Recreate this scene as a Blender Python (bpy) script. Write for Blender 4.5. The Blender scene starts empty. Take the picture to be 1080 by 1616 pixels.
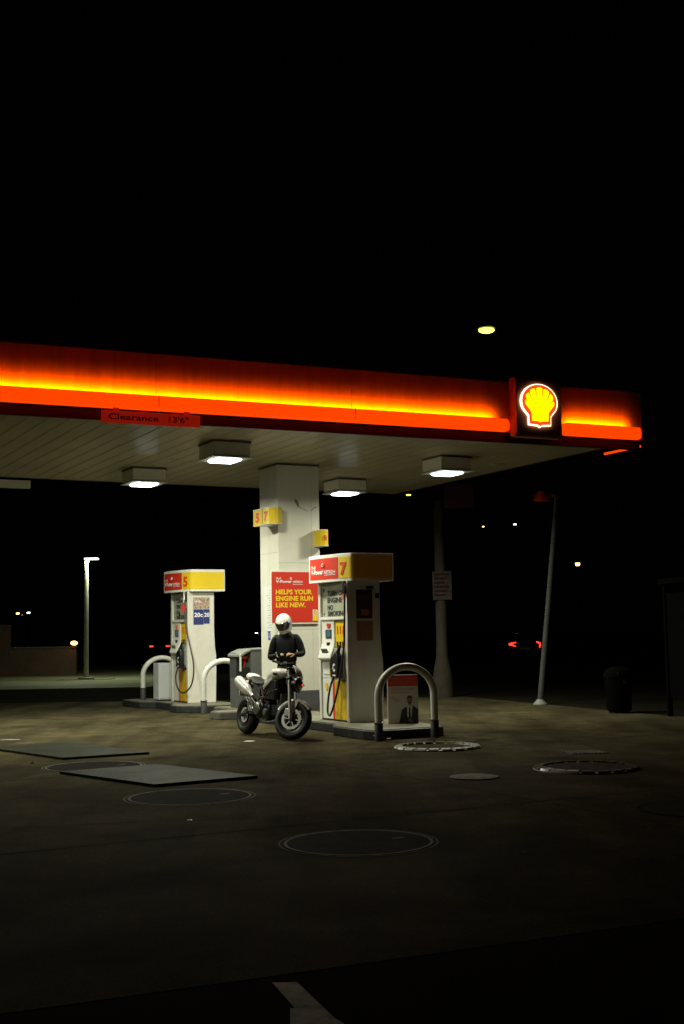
import bpy, bmesh, math, random
from mathutils import Vector, Matrix
random.seed(7)
R = math.radians
S = bpy.context.scene
C = S.collection

# ------------------------------------------------------------------ camera, world, exposure
CAMZ = 1.6
FPX = 1950.0
pitch = math.atan((998 - 808) / FPX); roll = R(1.03)
Fv = Vector((0, math.cos(pitch), math.sin(pitch)))
R0 = Vector((1, 0, 0)); U0 = Vector((0, -math.sin(pitch), math.cos(pitch)))
Rv = R0 * math.cos(roll) - U0 * math.sin(roll)
Uv = U0 * math.cos(roll) + R0 * math.sin(roll)
cd = bpy.data.cameras.new('camera'); cam = bpy.data.objects.new('camera', cd); C.objects.link(cam)
cd.sensor_fit = 'HORIZONTAL'; cd.sensor_width = 36; cd.lens = FPX / 1080 * 36
cd.clip_start = 0.1; cd.clip_end = 2000
m = Matrix((Rv, Uv, -Fv)).transposed().to_4x4(); m.translation = (0, 0, CAMZ)
cam.matrix_world = m
S.camera = cam
w = bpy.data.worlds.new('World'); S.world = w; w.use_nodes = True
bg = w.node_tree.nodes['Background']
bg.inputs[0].default_value = (0.30, 0.25, 0.22, 1); bg.inputs[1].default_value = 0.0006
S.view_settings.view_transform = 'Standard'; S.view_settings.look = 'None'
S.view_settings.exposure = 0.0; S.view_settings.gamma = 1.0
LAMP_W = 174.0

# ------------------------------------------------------------------ station frame
YAW = R(28.0)
ux = Vector((math.cos(YAW), math.sin(YAW), 0)); vx = Vector((-math.sin(YAW), math.cos(YAW), 0))
ORG = Vector((0.06, 20.08, 0))
def W(a, b, z=0.0): return ORG + ux * a + vx * b + Vector((0, 0, z))

# ------------------------------------------------------------------ materials
def mat(name, col, rough=0.5, metal=0.0, var=0.0, scale=8.0, bump=0.0, bscale=60.0, spec=0.5, col2=None, emit=None, estr=0.0, coat=0.0, detail=4):
    M = bpy.data.materials.new(name); M.use_nodes = True
    nt = M.node_tree; N = nt.nodes; L = nt.links; p = N['Principled BSDF']
    p.inputs['Roughness'].default_value = rough; p.inputs['Metallic'].default_value = metal
    p.inputs['Specular IOR Level'].default_value = spec
    p.inputs['Coat Weight'].default_value = coat
    p.inputs['Base Color'].default_value = (*col, 1)
    if emit:
        p.inputs['Emission Color'].default_value = (*emit, 1); p.inputs['Emission Strength'].default_value = estr
    if var > 0 or col2:
        tc = N.new('ShaderNodeTexCoord'); no = N.new('ShaderNodeTexNoise'); no.inputs['Scale'].default_value = scale
        no.inputs['Detail'].default_value = detail; no.inputs['Roughness'].default_value = 0.65
        L.new(tc.outputs['Object'], no.inputs['Vector'])
        cr = N.new('ShaderNodeValToRGB'); cr.color_ramp.elements[0].position = 0.35; cr.color_ramp.elements[1].position = 0.65
        c2 = col2 or tuple(c * (1 - var) for c in col)
        cr.color_ramp.elements[0].color = (*c2, 1); cr.color_ramp.elements[1].color = (*col, 1)
        L.new(no.outputs['Fac'], cr.inputs[0]); L.new(cr.outputs[0], p.inputs['Base Color'])
        mr = N.new('ShaderNodeMapRange'); mr.inputs[3].default_value = min(1, rough + 0.1); mr.inputs[4].default_value = max(0.03, rough - 0.08)
        L.new(no.outputs['Fac'], mr.inputs[0]); L.new(mr.outputs[0], p.inputs['Roughness'])
    if bump > 0:
        tc = N.new('ShaderNodeTexCoord'); nb = N.new('ShaderNodeTexNoise'); nb.inputs['Scale'].default_value = bscale; nb.inputs['Detail'].default_value = 5
        L.new(tc.outputs['Object'], nb.inputs['Vector'])
        bp = N.new('ShaderNodeBump'); bp.inputs['Strength'].default_value = bump; bp.inputs['Distance'].default_value = 0.01
        L.new(nb.outputs['Fac'], bp.inputs['Height']); L.new(bp.outputs[0], p.inputs['Normal'])
    return M
def emis(name, col, s):
    return mat(name, tuple(min(.8, c * .8) for c in col), 0.5, emit=col, estr=s)

def forecourt_mat(name, base, dark, dirt, oil, rough=0.62):
    M = bpy.data.materials.new(name); M.use_nodes = True
    nt = M.node_tree; N = nt.nodes; L = nt.links; p = N['Principled BSDF']; p.inputs['Specular IOR Level'].default_value = .004
    tc = N.new('ShaderNodeTexCoord')
    def noise(sc, det=5, ro=.6, vec=None, dist=0.0):
        n = N.new('ShaderNodeTexNoise'); n.inputs['Scale'].default_value = sc; n.inputs['Detail'].default_value = det
        n.inputs['Roughness'].default_value = ro; n.inputs['Distortion'].default_value = dist
        L.new(vec or tc.outputs['Object'], n.inputs['Vector']); return n
    def ramp(src, a, b, ca, cb):
        r = N.new('ShaderNodeValToRGB'); e = r.color_ramp.elements; e[0].position = a; e[1].position = b
        e[0].color = (*ca, 1); e[1].color = (*cb, 1); L.new(src, r.inputs[0]); return r
    def mix(fac, c1, c2, mode='MIX'):
        x = N.new('ShaderNodeMix'); x.data_type = 'RGBA'; x.blend_type = mode
        if isinstance(fac, float): x.inputs[0].default_value = fac
        else: L.new(fac, x.inputs[0])
        L.new(c1, x.inputs[6]); L.new(c2, x.inputs[7]); return x.outputs[2]
    n1 = noise(0.55, 6, .62, dist=.6)
    c = ramp(n1.outputs['Fac'], .36, .62, dark, base).outputs[0]
    n2 = noise(2.3, 6, .7)
    c = mix(.75, c, ramp(n2.outputs['Fac'], .32, .60, (.66, .64, .60), (1.12, 1.1, 1.06)).outputs[0], 'MULTIPLY')
    n3 = noise(38, 4, .75)
    c = mix(.85, c, ramp(n3.outputs['Fac'], .34, .66, (.50, .50, .50), (1.4, 1.4, 1.4)).outputs[0], 'MULTIPLY')
    # traffic streaks along the lane
    mp = N.new('ShaderNodeMapping'); mp.inputs['Rotation'].default_value = (0, 0, -YAW); mp.inputs['Scale'].default_value = (1.1, .16, 1)
    L.new(tc.outputs['Object'], mp.inputs['Vector'])
    n4 = noise(1.0, 4, .6, mp.outputs[0])
    c = mix(.9, c, ramp(n4.outputs['Fac'], .38, .58, dirt, (1.06, 1.05, 1.0)).outputs[0], 'MULTIPLY')
    # oil drips
    vo = N.new('ShaderNodeTexVoronoi'); vo.inputs['Scale'].default_value = .9; vo.inputs['Randomness'].default_value = 1
    nw = noise(5, 3, .6); va = N.new('ShaderNodeVectorMath'); va.operation = 'MULTIPLY_ADD'
    va.inputs[1].default_value = (.25, .25, 0); L.new(nw.outputs['Color'], va.inputs[0]); L.new(tc.outputs['Object'], va.inputs[2])
    L.new(va.outputs[0], vo.inputs['Vector'])
    c = mix(.65, c, ramp(vo.outputs['Distance'], .05, .30, oil, (1, 1, 1)).outputs[0], 'MULTIPLY')
    # pale specks (gum, litter dust)
    vs = N.new('ShaderNodeTexVoronoi'); vs.inputs['Scale'].default_value = 2.6; L.new(tc.outputs['Object'], vs.inputs['Vector'])
    c = mix(ramp(vs.outputs['Distance'], .035, .05, (.8, .8, .8), (0, 0, 0)).outputs[0], c, ramp(n3.outputs['Fac'], 0, 1, (.07, .07, .065), (.12, .12, .11)).outputs[0])
    L.new(c, p.inputs['Base Color'])
    mr = N.new('ShaderNodeMapRange'); mr.inputs[3].default_value = .85; mr.inputs[4].default_value = .55
    L.new(n1.outputs['Fac'], mr.inputs[0]); L.new(mr.outputs[0], p.inputs['Roughness'])
    bp = N.new('ShaderNodeBump'); bp.inputs['Strength'].default_value = .35; bp.inputs['Distance'].default_value = .008
    L.new(n3.outputs['Fac'], bp.inputs['Height']); L.new(bp.outputs[0], p.inputs['Normal'])
    return M

M_ = {}
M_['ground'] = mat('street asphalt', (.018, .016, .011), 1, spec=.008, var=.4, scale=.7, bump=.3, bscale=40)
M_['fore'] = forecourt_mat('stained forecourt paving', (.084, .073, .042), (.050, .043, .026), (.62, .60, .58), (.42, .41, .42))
M_['lot'] = mat('far lot paving', (.21, .21, .13), .75, var=.45, scale=.35, bump=.2, bscale=20)
M_['kerb'] = mat('island concrete top', (.20, .185, .13), .7, var=.45, scale=3, bump=.3, bscale=50)
M_['kerbdark'] = mat('island dark kerb paint', (.035, .036, .038), .5, var=.5, scale=5, bump=.2)
M_['kerbgrey'] = mat('island grey kerb', (.13, .125, .10), .6, var=.4, scale=4, bump=.2)
M_['white'] = mat('white painted steel', (.74, .74, .66), .38, var=.10, scale=2.5, bump=.05, bscale=9)
M_['whiteclean'] = mat('white enamel', (.78, .78, .70), .35, var=.05, scale=4)
M_['paper'] = mat('paper', (.72, .72, .68), .8, var=.1, scale=20)
M_['endpan'] = mat('pump end sheet metal', (.68, .66, .58), .42, var=.12, scale=3, bump=.06, bscale=6)
M_['clad'] = mat('column cladding', (.72, .70, .60), .42, var=.10, scale=1.2, bump=.08, bscale=5)
M_['seam'] = mat('dark seam', (.10, .085, .06), .8)
M_['grime'] = mat('dark grime stain', (.30, .24, .15), .8, var=.4, scale=14)
M_['joint'] = mat('dark paving joint', (.012, .010, .006), 1, spec=.02)
M_['base'] = mat('grey column base', (.085, .088, .09), .6, var=.3, scale=3)
M_['soffit'] = mat('soffit panel', (.52, .48, .33), .30, var=.15, scale=.8, bump=.5, bscale=1.1)
M_['soffitdark'] = mat('canopy roof', (.12, .10, .08), .8)
M_['fascia'] = mat('fascia panel', (.74, .40, .02), .6, spec=.2, var=.20, scale=3)
for nd in M_['fascia'].node_tree.nodes:
    if nd.type == 'TEX_NOISE':
        mpp = M_['fascia'].node_tree.nodes.new('ShaderNodeMapping'); mpp.inputs['Scale'].default_value = (2.2, 2.2, .22)
        M_['fascia'].node_tree.links.new(nd.inputs['Vector'].links[0].from_socket, mpp.inputs['Vector']); M_['fascia'].node_tree.links.new(mpp.outputs[0], nd.inputs['Vector'])
M_['lip'] = mat('red lip', (.055, .008, .010), .45, var=.2, scale=2)
M_['bar'] = emis('lit red bar', (1.0, .052, .0), 1.15)
M_['red'] = mat('red enamel', (.66, .035, .015), .45, var=.06, scale=4)
M_['redclear'] = mat('red clearance sign', (.70, .04, .02), .5, emit=(1, .03, .01), estr=.17)  # weak emission stands in for the light bar shining on the plate
M_['redtext'] = mat('dark red lettering', (.16, .01, .01), .6)
M_['yellow'] = mat('yellow enamel', (.80, .56, .01), .42, var=.05, scale=5)
M_['yellowdirty'] = mat('worn yellow panel', (.72, .48, .015), .5, var=.45, scale=6, bump=.1)
M_['redtype'] = mat('red lettering', (.70, .06, .01), .5)
M_['whitetype'] = mat('white lettering', (.80, .80, .78), .5)
M_['yellowtype'] = mat('yellow lettering', (.85, .62, .02), .5)
M_['matteblack'] = mat('matte black casing', (.003, .003, .003), .95, spec=.02, var=.3, scale=5)
M_['black'] = mat('black plastic', (.012, .012, .013), .42, var=.3, scale=9)
M_['blacktype'] = mat('black lettering', (.018, .018, .018), .6)
M_['rubber'] = mat('black rubber', (.014, .014, .014), .55, var=.3, scale=20)
M_['hosebrown'] = mat('dark brown hose rubber', (.035, .016, .010), .45)
M_['screen'] = mat('blue grey screen', (.05, .10, .13), .12, emit=(.35, .6, .75), estr=.10)
M_['grey'] = mat('grey plastic', (.17, .18, .17), .5, var=.15, scale=5)
M_['greylight'] = mat('light grey plastic', (.26, .27, .25), .5, var=.15, scale=5)
M_['greydark'] = mat('dark grey plastic', (.05, .055, .055), .5, var=.2, scale=5)
M_['recess'] = mat('sign recess', (.40, .41, .31), .5, var=.15, scale=6)
M_['blue'] = mat('navy print', (.02, .03, .16), .5)
M_['bluebright'] = mat('blue sticker', (.03, .05, .40), .5)
M_['pic'] = mat('printed picture', (.62, .48, .28), .5, col2=(.16, .09, .14), scale=26, detail=2)
M_['brownad'] = mat('dark brown poster', (.055, .028, .014), .45, var=.3, scale=12)
M_['tanad'] = mat('tan poster', (.38, .20, .10), .55, col2=(.28, .13, .06), scale=20)
M_['tube'] = mat('white guard pipe paint', (.78, .77, .70), .42, var=.15, scale=6, bump=.05)
M_['sleeve'] = mat('grey pipe sleeve', (.06, .062, .066), .55, var=.3, scale=6)
M_['steel'] = mat('brushed steel', (.55, .55, .53), .3, 1.0, var=.2, scale=12)
M_['plate'] = mat('steel road plate', (.028, .030, .019), .55, .0, spec=.035, var=.35, scale=2.5, bump=.15, bscale=25)
M_['coverdark'] = mat('cast iron cover', (.022, .017, .013), .85, .0, spec=.02, var=.4, scale=5, bump=.3, bscale=30)
M_['rust'] = mat('rusty grating', (.075, .048, .028), .7, .0, spec=.08, var=.5, scale=9, bump=.2)
M_['ringgrey'] = mat('worn ring concrete', (.17, .165, .14), .7, spec=.06, var=.5, scale=9)
M_['blockwhite'] = mat('white painted block', (.72, .70, .64), .28, coat=.4, var=.35, scale=9)
M_['pole'] = mat('galvanised pole', (.07, .07, .064), .7, .0, spec=.2, var=.2, scale=6)
M_['polewhite'] = mat('painted pole', (.55, .55, .48), .5, var=.2, scale=3)
M_['wall'] = mat('brick red boundary wall', (.085, .045, .030), .8, var=.3, scale=2)
M_['wallcap'] = mat('wall capping', (.09, .075, .06), .8, var=.3, scale=2)
M_['lampcool'] = emis('cool lamp lens', (.80, .92, 1.0), 9.0)
M_['lampwhite'] = emis('white lamp lens', (.85, 1.0, .80), 7.0)
M_['lampyellow'] = emis('yellow lamp lens', (1.0, .94, .10), 3.2)
M_['lampwarm'] = emis('warm lamp lens', (1.0, .55, .18), 8.0)
M_['lampamber'] = emis('amber lamp lens', (1.0, .42, .12), 6.0)
M_['tail'] = emis('tail lamp', (1.0, .035, .015), 3.0)
M_['carpaint'] = mat('dark car paint', (.02, .02, .022), .25, .3, coat=.6)
M_['carglass'] = mat('car glass', (.01, .012, .014), .08)
M_['bikewhite'] = mat('pearl white bodywork', (.80, .79, .72), .35, var=.03, scale=3, coat=.8)
M_['bikeblack'] = mat('black engine paint', (.014, .014, .015), .35, .2, var=.3, scale=20)
M_['alloy'] = mat('cast alloy', (.42, .42, .40), .32, .9, var=.2, scale=16)
M_['forksilver'] = mat('fork alloy', (.70, .70, .66), .3, .4)
M_['chrome'] = mat('polished metal', (.75, .75, .72), .12, 1.0)
M_['silver'] = mat('satin silver silencer', (.66, .65, .60), .35, .25, var=.12, scale=9)
M_['seat'] = mat('seat vinyl', (.010, .010, .009), .6, spec=.25, bump=.15, bscale=90)
M_['lens'] = mat('dark headlamp glass', (.03, .025, .028), .06, coat=1)
M_['discmetal'] = mat('brake disc steel', (.66, .66, .62), .4, .35)
M_['jacket'] = mat('black jacket leather', (.0035, .0035, .0045), .55, spec=.16, bump=.9, bscale=9)
M_['jeans'] = mat('black trousers cloth', (.006, .006, .007), .9, spec=.2, bump=.2, bscale=60)
M_['skin'] = mat('skin', (.46, .26, .16), .5, var=.08, scale=30)
M_['glove'] = mat('tan glove leather', (.30, .25, .14), .6, var=.15, scale=30)
M_['helmet'] = mat('white helmet shell', (.76, .75, .68), .15, coat=1, var=.04, scale=3)
M_['visor'] = mat('dark brown visor', (.035, .022, .016), .1, coat=1)
M_['signbox'] = mat('sign box housing', (.50, .17, .11), .5, var=.15, scale=4)
M_['emblemyellow'] = emis('lit yellow emblem', (.78, 1.0, .0), 1.25)
M_['emblemred'] = emis('lit red emblem', (1.0, .06, .01), 1.1)
M_['emblemwhite'] = emis('lit white emblem edge', (1.0, .80, .50), 2.2)
M_['leaf'] = mat('dead leaf', (.22, .13, .06), .8)

M_['greydark2'] = mat('grey cabinet', (.10, .105, .10), .5, var=.2, scale=5)
M_['paperboard'] = mat('poster board face', (.62, .60, .55), .6)
M_['polewhite2'] = mat('flaking post paint', (.06, .05, .038), .8, spec=.1, var=.3, scale=4)
M_['lampdim'] = emis('dim orange lens', (1.0, .35, .05), .6)
M_['lampgreen'] = emis('pale green lens', (.5, .9, .7), 1.0)
M_['cabwhite'] = mat('cool white cabinet', (.62, .64, .64), .5, var=.08, scale=3)
M_['noticeink'] = mat('faded notice ink', (.035, .014, .012), .9, spec=.05)
M_['noticegrey'] = mat('faded notice', (.07, .055, .047), .8, spec=.1, col2=(.035, .025, .02), scale=18)
M_['tail5'] = mat('orange red display', (.6, .12, .03), .4, emit=(1, .15, .05), estr=.25)
M_['redtag'] = mat('dull red plastic tag', (.42, .03, .02), .6)
M_['redpale'] = mat('faded red sticker', (.60, .22, .18), .6, var=.3, scale=20)

# ------------------------------------------------------------------ mesh builder
def T(x=0, y=0, z=0): return Matrix.Translation((x, y, z))
def Rot(ang, ax): return Matrix.Rotation(ang, 4, ax)
class MB:
    def __init__(s): s.v = []; s.f = []; s.m = []; s.X = Matrix()
    def add(s, vs, fs, M=None, mi=0):
        o = len(s.v); X = s.X @ M if M is not None else s.X
        s.v += [tuple(X @ Vector(p)) for p in vs]
        s.f += [tuple(i + o for i in f) for f in fs]; s.m += [mi] * len(fs); return s
    def box(s, x0, x1, y0, y1, z0, z1, M=None, mi=0, ch=0.0):
        if ch > 0:
            c = ch
            pts = [(x0 + c, y0), (x1 - c, y0), (x1, y0 + c), (x1, y1 - c), (x1 - c, y1), (x0 + c, y1), (x0, y1 - c), (x0, y0 + c)]
            return s.prism(pts, z0, z1, M, mi)
        v = [(x0, y0, z0), (x1, y0, z0), (x1, y1, z0), (x0, y1, z0), (x0, y0, z1), (x1, y0, z1), (x1, y1, z1), (x0, y1, z1)]
        return s.add(v, [(0, 3, 2, 1), (4, 5, 6, 7), (0, 1, 5, 4), (1, 2, 6, 5), (2, 3, 7, 6), (3, 0, 4, 7)], M, mi)
    def prism(s, poly, z0, z1, M=None, mi=0, side=None):
        n = len(poly); v = [(x, y, z0) for x, y in poly] + [(x, y, z1) for x, y in poly]
        f = [tuple(reversed(range(n))), tuple(range(n, 2 * n))] + [(i, (i + 1) % n, (i + 1) % n + n, i + n) for i in range(n)]
        s.add(v, f, M, mi)
        if side is not None:
            for k in range(n): s.m[-1 - k] = side
        return s
    def loft(s, rings, M=None, mi=0, cap=True, closed=False):
        n = len(rings[0]); v = [p for r in rings for p in r]; f = []
        for i in range(len(rings) - (0 if closed else 1)):
            j = (i + 1) % len(rings)
            for k in range(n):
                f.append((i * n + k, i * n + (k + 1) % n, j * n + (k + 1) % n, j * n + k))
        if cap and not closed:
            f.append(tuple(reversed(range(n)))); f.append(tuple((len(rings) - 1) * n + k for k in range(n)))
        return s.add(v, f, M, mi)
    def tube(s, pts, r, n=10, M=None, mi=0, closed=False, sq=1.0):
        pts = [Vector(p) for p in pts]; L = len(pts)
        rs = r if isinstance(r, (list, tuple)) else [r] * L
        rings = []; up = None
        for i, p in enumerate(pts):
            if closed: t = pts[(i + 1) % L] - pts[i - 1]
            else: t = pts[min(i + 1, L - 1)] - pts[max(i - 1, 0)]
            t.normalize()
            if up is None:
                up = Vector((0, 0, 1)) if abs(t.z) < .9 else Vector((1, 0, 0))
            a = t.cross(up); a.normalize(); b = a.cross(t); b.normalize(); up = b
            rings.append([tuple(p + a * math.cos(2 * math.pi * k / n) * rs[i] + b * math.sin(2 * math.pi * k / n) * rs[i] * sq) for k in range(n)])
        return s.loft(rings, M, mi, True, closed)
    def lathe(s, prof, n=24, M=None, mi=0, cap=True):
        rings = [[(r * math.cos(2 * math.pi * k / n), r * math.sin(2 * math.pi * k / n), z) for k in range(n)] for r, z in prof]
        return s.loft(rings, M, mi, cap)
    def ell(s, c, r, M=None, mi=0, n=16, m=10):
        rings = []
        for i in range(m + 1):
            a = -math.pi / 2 + math.pi * (i + .02 * (i == 0) - .02 * (i == m)) / m
            rings.append([(c[0] + r[0] * math.cos(a) * math.cos(2 * math.pi * k / n), c[1] + r[1] * math.cos(a) * math.sin(2 * math.pi * k / n), c[2] + r[2] * math.sin(a)) for k in range(n)])
        return s.loft(rings, M, mi)
    def torus(s, Rr, r, n=40, k=12, M=None, mi=0, sy=1.0, prof=None):
        rings = []
        for i in range(n):
            a = 2 * math.pi * i / n
            if prof: ring = [((Rr + dr) * math.cos(a), (Rr + dr) * math.sin(a), dz) for dr, dz in prof]
            else: ring = [((Rr + r * math.cos(2 * math.pi * j / k)) * math.cos(a), (Rr + r * math.cos(2 * math.pi * j / k)) * math.sin(a), r * sy * math.sin(2 * math.pi * j / k)) for j in range(k)]
            rings.append(ring)
        return s.loft(rings, M, mi, False, True)
    def addmesh(s, me, M=None, mi=0, fn=None):
        vs = [fn(v.co) if fn else tuple(v.co) for v in me.vertices]
        return s.add(vs, [tuple(p.vertices) for p in me.polygons], M, mi)
    def build(s, name, mats, parent=None, smooth=None, bevel=0.0, loc=None, rz=0.0):
        me = bpy.data.meshes.new(name); me.from_pydata(s.v, [], s.f)
        if not isinstance(mats, (list, tuple)): mats = [mats]
        for x in mats: me.materials.append(M_[x])
        me.polygons.foreach_set('material_index', s.m)
        b = bmesh.new(); b.from_mesh(me); bmesh.ops.recalc_face_normals(b, faces=b.faces); b.to_mesh(me); b.free()
        if smooth:
            me.shade_smooth(); me.set_sharp_from_angle(angle=R(smooth))
        o = bpy.data.objects.new(name, me); C.objects.link(o)
        if parent: o.parent = parent
        if loc is not None: o.location = loc
        if rz: o.rotation_euler = (0, 0, rz)
        if bevel > 0:
            bv = o.modifiers.new('bevel', 'BEVEL'); bv.width = bevel; bv.segments = 2; bv.limit_method = 'ANGLE'; bv.angle_limit = R(40)
        return o

def tag(o, label=None, cat=None, group=None, kind=None):
    if label: o['label'] = label
    if cat: o['category'] = cat
    if group: o['group'] = group
    if kind: o['kind'] = kind
    return o
def empty(name, loc, rz=0, label=None, cat=None, group=None):
    o = bpy.data.objects.new(name, None); C.objects.link(o); o.location = loc; o.rotation_euler = (0, 0, rz); o.empty_display_size = .2
    return tag(o, label, cat, group)

_txt = {}
def textmesh(s, off=0.0, sp=1.0):
    k = (s, off, sp)
    if k not in _txt:
        cu = bpy.data.curves.new('t', 'FONT'); cu.body = s; cu.size = 1; cu.offset = off; cu.resolution_u = 3; cu.space_character = sp
        o = bpy.data.objects.new('t', cu); C.objects.link(o)
        dg = bpy.context.evaluated_depsgraph_get(); dg.update()
        me = bpy.data.meshes.new_from_object(o.evaluated_get(dg))
        bpy.data.objects.remove(o); xs = [v.co.x for v in me.vertices]; x0 = min(xs)
        for v in me.vertices: v.co.x -= x0
        _txt[k] = (me, max(xs) - x0)
    return _txt[k]
def text(mb, s, x, z, h, w=None, M=None, mi=0, off=.015, fn=None, align='L', slant=0.0):
    """text in the local XZ plane facing -Y: x to the right, z up; h = capital height; w = forced width"""
    me, tw = textmesh(s, off); k = h / .73; kx = (w / tw) if w else k * .92
    ww = tw * kx
    x0 = x - (ww if align == 'R' else ww / 2 if align == 'C' else 0)
    g = (lambda c: fn(x0 + c.x * kx + c.y * k * slant, z + c.y * k)) if fn else (lambda c: (x0 + c.x * kx + c.y * k * slant, 0, z + c.y * k))
    mb.addmesh(me, M, mi, g); return ww
# face frames: local XZ plane (x right, z up, faces -Y)
def face_front(x, y, z=0): return T(x, y, z)                       # faces -y of its thing
def face_left(x, y, z=0): return T(x, y, z) @ Rot(-math.pi / 2, 'Z')  # faces -x; its right is -y

def shell_outline(n=40):
    pts = [(math.cos(R(205.6 - (231.2) * i / n)), math.sin(R(205.6 - 231.2 * i / n))) for i in range(n + 1)]
    return pts + [(.62, -.80), (.60, -1.30), (.12, -1.34), (0, -1.42), (-.12, -1.34), (-.60, -1.30), (-.62, -.80)]
def shell_ribs(sc=.76):
    """yellow fan with seven ribs, notches between them"""
    cx, cy = 0, -1.0; pts = []
    nr = 7; a0, a1 = 203.0, -23.0
    def rim(a): return (math.cos(R(a)) * sc, math.sin(R(a)) * sc)
    for i in range(nr):
        b0 = a0 + (a1 - a0) * i / nr; b1 = a0 + (a1 - a0) * (i + 1) / nr
        for j in range(6):
            t = .10 + .80 * j / 5; a = b0 + (b1 - b0) * t; x, y = rim(a); k = 1 + .07 * math.sin(math.pi * j / 5)
            pts.append((x * k, y * k))
        if i < nr - 1:
            x, y = rim(b1); q = .52
            pts.append((cx + (x - cx) * q * .98, cy + (y - cy) * q))
    return pts + [(.50, -.62), (.47, -1.12), (.1, -1.14), (0, -1.2), (-.1, -1.14), (-.47, -1.12), (-.50, -.62)]
def emblem(mb, cx, cz, r, M=None, dep=.004, red=1, yel=0):
    XZ = Matrix(((1, 0, 0, cx), (0, 0, 1, 0), (0, 1, 0, cz), (0, 0, 0, 1)))
    X = (M if M is not None else Matrix()) @ XZ
    mb.prism([(x * r, y * r) for x, y in shell_outline(18)], -dep, .0, X, red)
    mb.prism([(x * r, y * r) for x, y in shell_ribs()], -dep * 1.8, -dep * 1.1, X, yel)

# ------------------------------------------------------------------ setting
g = MB(); g.add([(-600, -60, 0), (600, -60, 0), (600, 900, 0), (-600, 900, 0)], [(0, 1, 2, 3)])
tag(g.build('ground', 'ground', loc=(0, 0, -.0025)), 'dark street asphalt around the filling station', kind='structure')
# forecourt slab (edge of the street in the foreground)
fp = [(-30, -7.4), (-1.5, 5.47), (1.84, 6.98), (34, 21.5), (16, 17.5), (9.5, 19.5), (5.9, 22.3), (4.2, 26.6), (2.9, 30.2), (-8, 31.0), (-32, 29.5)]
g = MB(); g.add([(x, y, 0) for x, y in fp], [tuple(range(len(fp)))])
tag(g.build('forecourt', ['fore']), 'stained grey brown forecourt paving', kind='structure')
g = MB(); g.add([(-70, 39.5, .0), (-6.2, 39.2, 0), (-5.6, 47, 0), (-7, 70, 0), (-70, 70, 0)], [(0, 1, 2, 3, 4)])
tag(g.build('parking_lot', 'lot'), 'pale paved lot behind the station', kind='structure')

# slab joints and a long crack
g = MB()
def strip_line(pts, wd):
    for (xa, ya), (xb, yb) in zip(pts[:-1], pts[1:]):
        d = Vector((xb - xa, yb - ya, 0)); n_ = Vector((-d.y, d.x, 0)).normalized() * wd / 2
        g.add([(xa - n_.x, ya - n_.y, 0), (xb - n_.x, yb - n_.y, 0), (xb + n_.x, yb + n_.y, 0), (xa + n_.x, ya + n_.y, 0)], [(0, 1, 2, 3)])
for b_ in (-3.4, -8.2):
    pts = [W(-12 + 24 * i / 30, b_ + .004 * math.sin(i * 2.1)) for i in range(31)]; strip_line([(p.x, p.y) for p in pts], .016)
for a_ in (-7.6, -2.4, 2.8, 7.8):
    pts = [W(a_, -12 + 20 * i / 20) for i in range(21)]; strip_line([(p.x, p.y) for p in pts if p.y < 30 and p.y > 8.5], .014)
rr_ = random.Random(3); x_, y_ = -4.5, 10.6; pts = [(x_, y_)]
for i in range(34): x_ += .19; y_ += .022 + rr_.uniform(-.05, .05); pts.append((x_, y_))
strip_line(pts, .009)
x_, y_ = 3.2, 17.6; pts = [(x_, y_)]
for i in range(22): x_ -= .12; y_ += rr_.uniform(-.11, .08); pts.append((x_, y_))
strip_line(pts, .008)
tag(g.build('paving_joints', 'joint', loc=(0, 0, .0015)), 'dark joints and cracks in the forecourt paving', kind='structure')

# painted stripe by the street
g = MB(); g.add([(-.36, 5.86, 0), (-.245, 5.86, 0), (-.04, 5.23, 0), (-.16, 5.20, 0)], [(0, 1, 2, 3)])
g.add([(-.26, 5.46, 0), (-.15, 5.46, 0), (-.03, 5.24, 0), (-.03, 5.05, 0), (-.27, 5.05, 0), (-.25, 5.22, 0)], [(0, 1, 2, 3, 4, 5)], T(0, 0, .002))
M_['wornpaint'] = mat('worn white road paint', (.52, .50, .43), .7, spec=.08, col2=(.20, .19, .15), scale=7, detail=8)
o = g.build('road_marking', 'wornpaint', loc=(0, 0, .004))
tag(o, 'worn white painted stripe at the street edge in the foreground', kind='structure')

# ------------------------------------------------------------------ canopy
ZL, ZBAR0, ZBAR1, ZTOP, ZSOF = 4.70, 4.86, 5.07, 5.71, 4.83
FA = Vector((-12.0, -.27)); FB = Vector((5.30, -1.216)); BB = Vector((5.46, 7.60)); BA = Vector((-12.0, 7.35))
can = empty('canopy', W(0, 0, 0), YAW, 'flat filling station canopy with glowing orange edge over the pumps', 'canopy')
g = MB(); g.prism([(FA.x, FA.y + .14), (FB.x - .14, FB.y + .14), (BB.x - .14, BB.y - .1), (BA.x, BA.y - .1)], ZSOF + .02, ZSOF + .08)
x = -11.7
while x < 5.0:   # corrugation ribs running front to back
    y0 = FA.y + (FB.y - FA.y) * (x - FA.x) / (FB.x - FA.x) + .16
    g.prism([(x, y0), (x + .285, y0), (x + .285, 7.3), (x, 7.3)], ZSOF + .008 + .004 * (int(x * 7) % 2), ZSOF + .02)
    x += .30
g.build('soffit', 'soffit', can)
g = MB(); g.prism([(FA.x, FA.y + .14), (FB.x - .14, FB.y + .14), (BB.x - .14, BB.y - .14), (BA.x, BA.y - .14)], ZTOP - .25, ZTOP - .2)
g.build('roof_deck', 'soffitdark', can)
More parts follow.
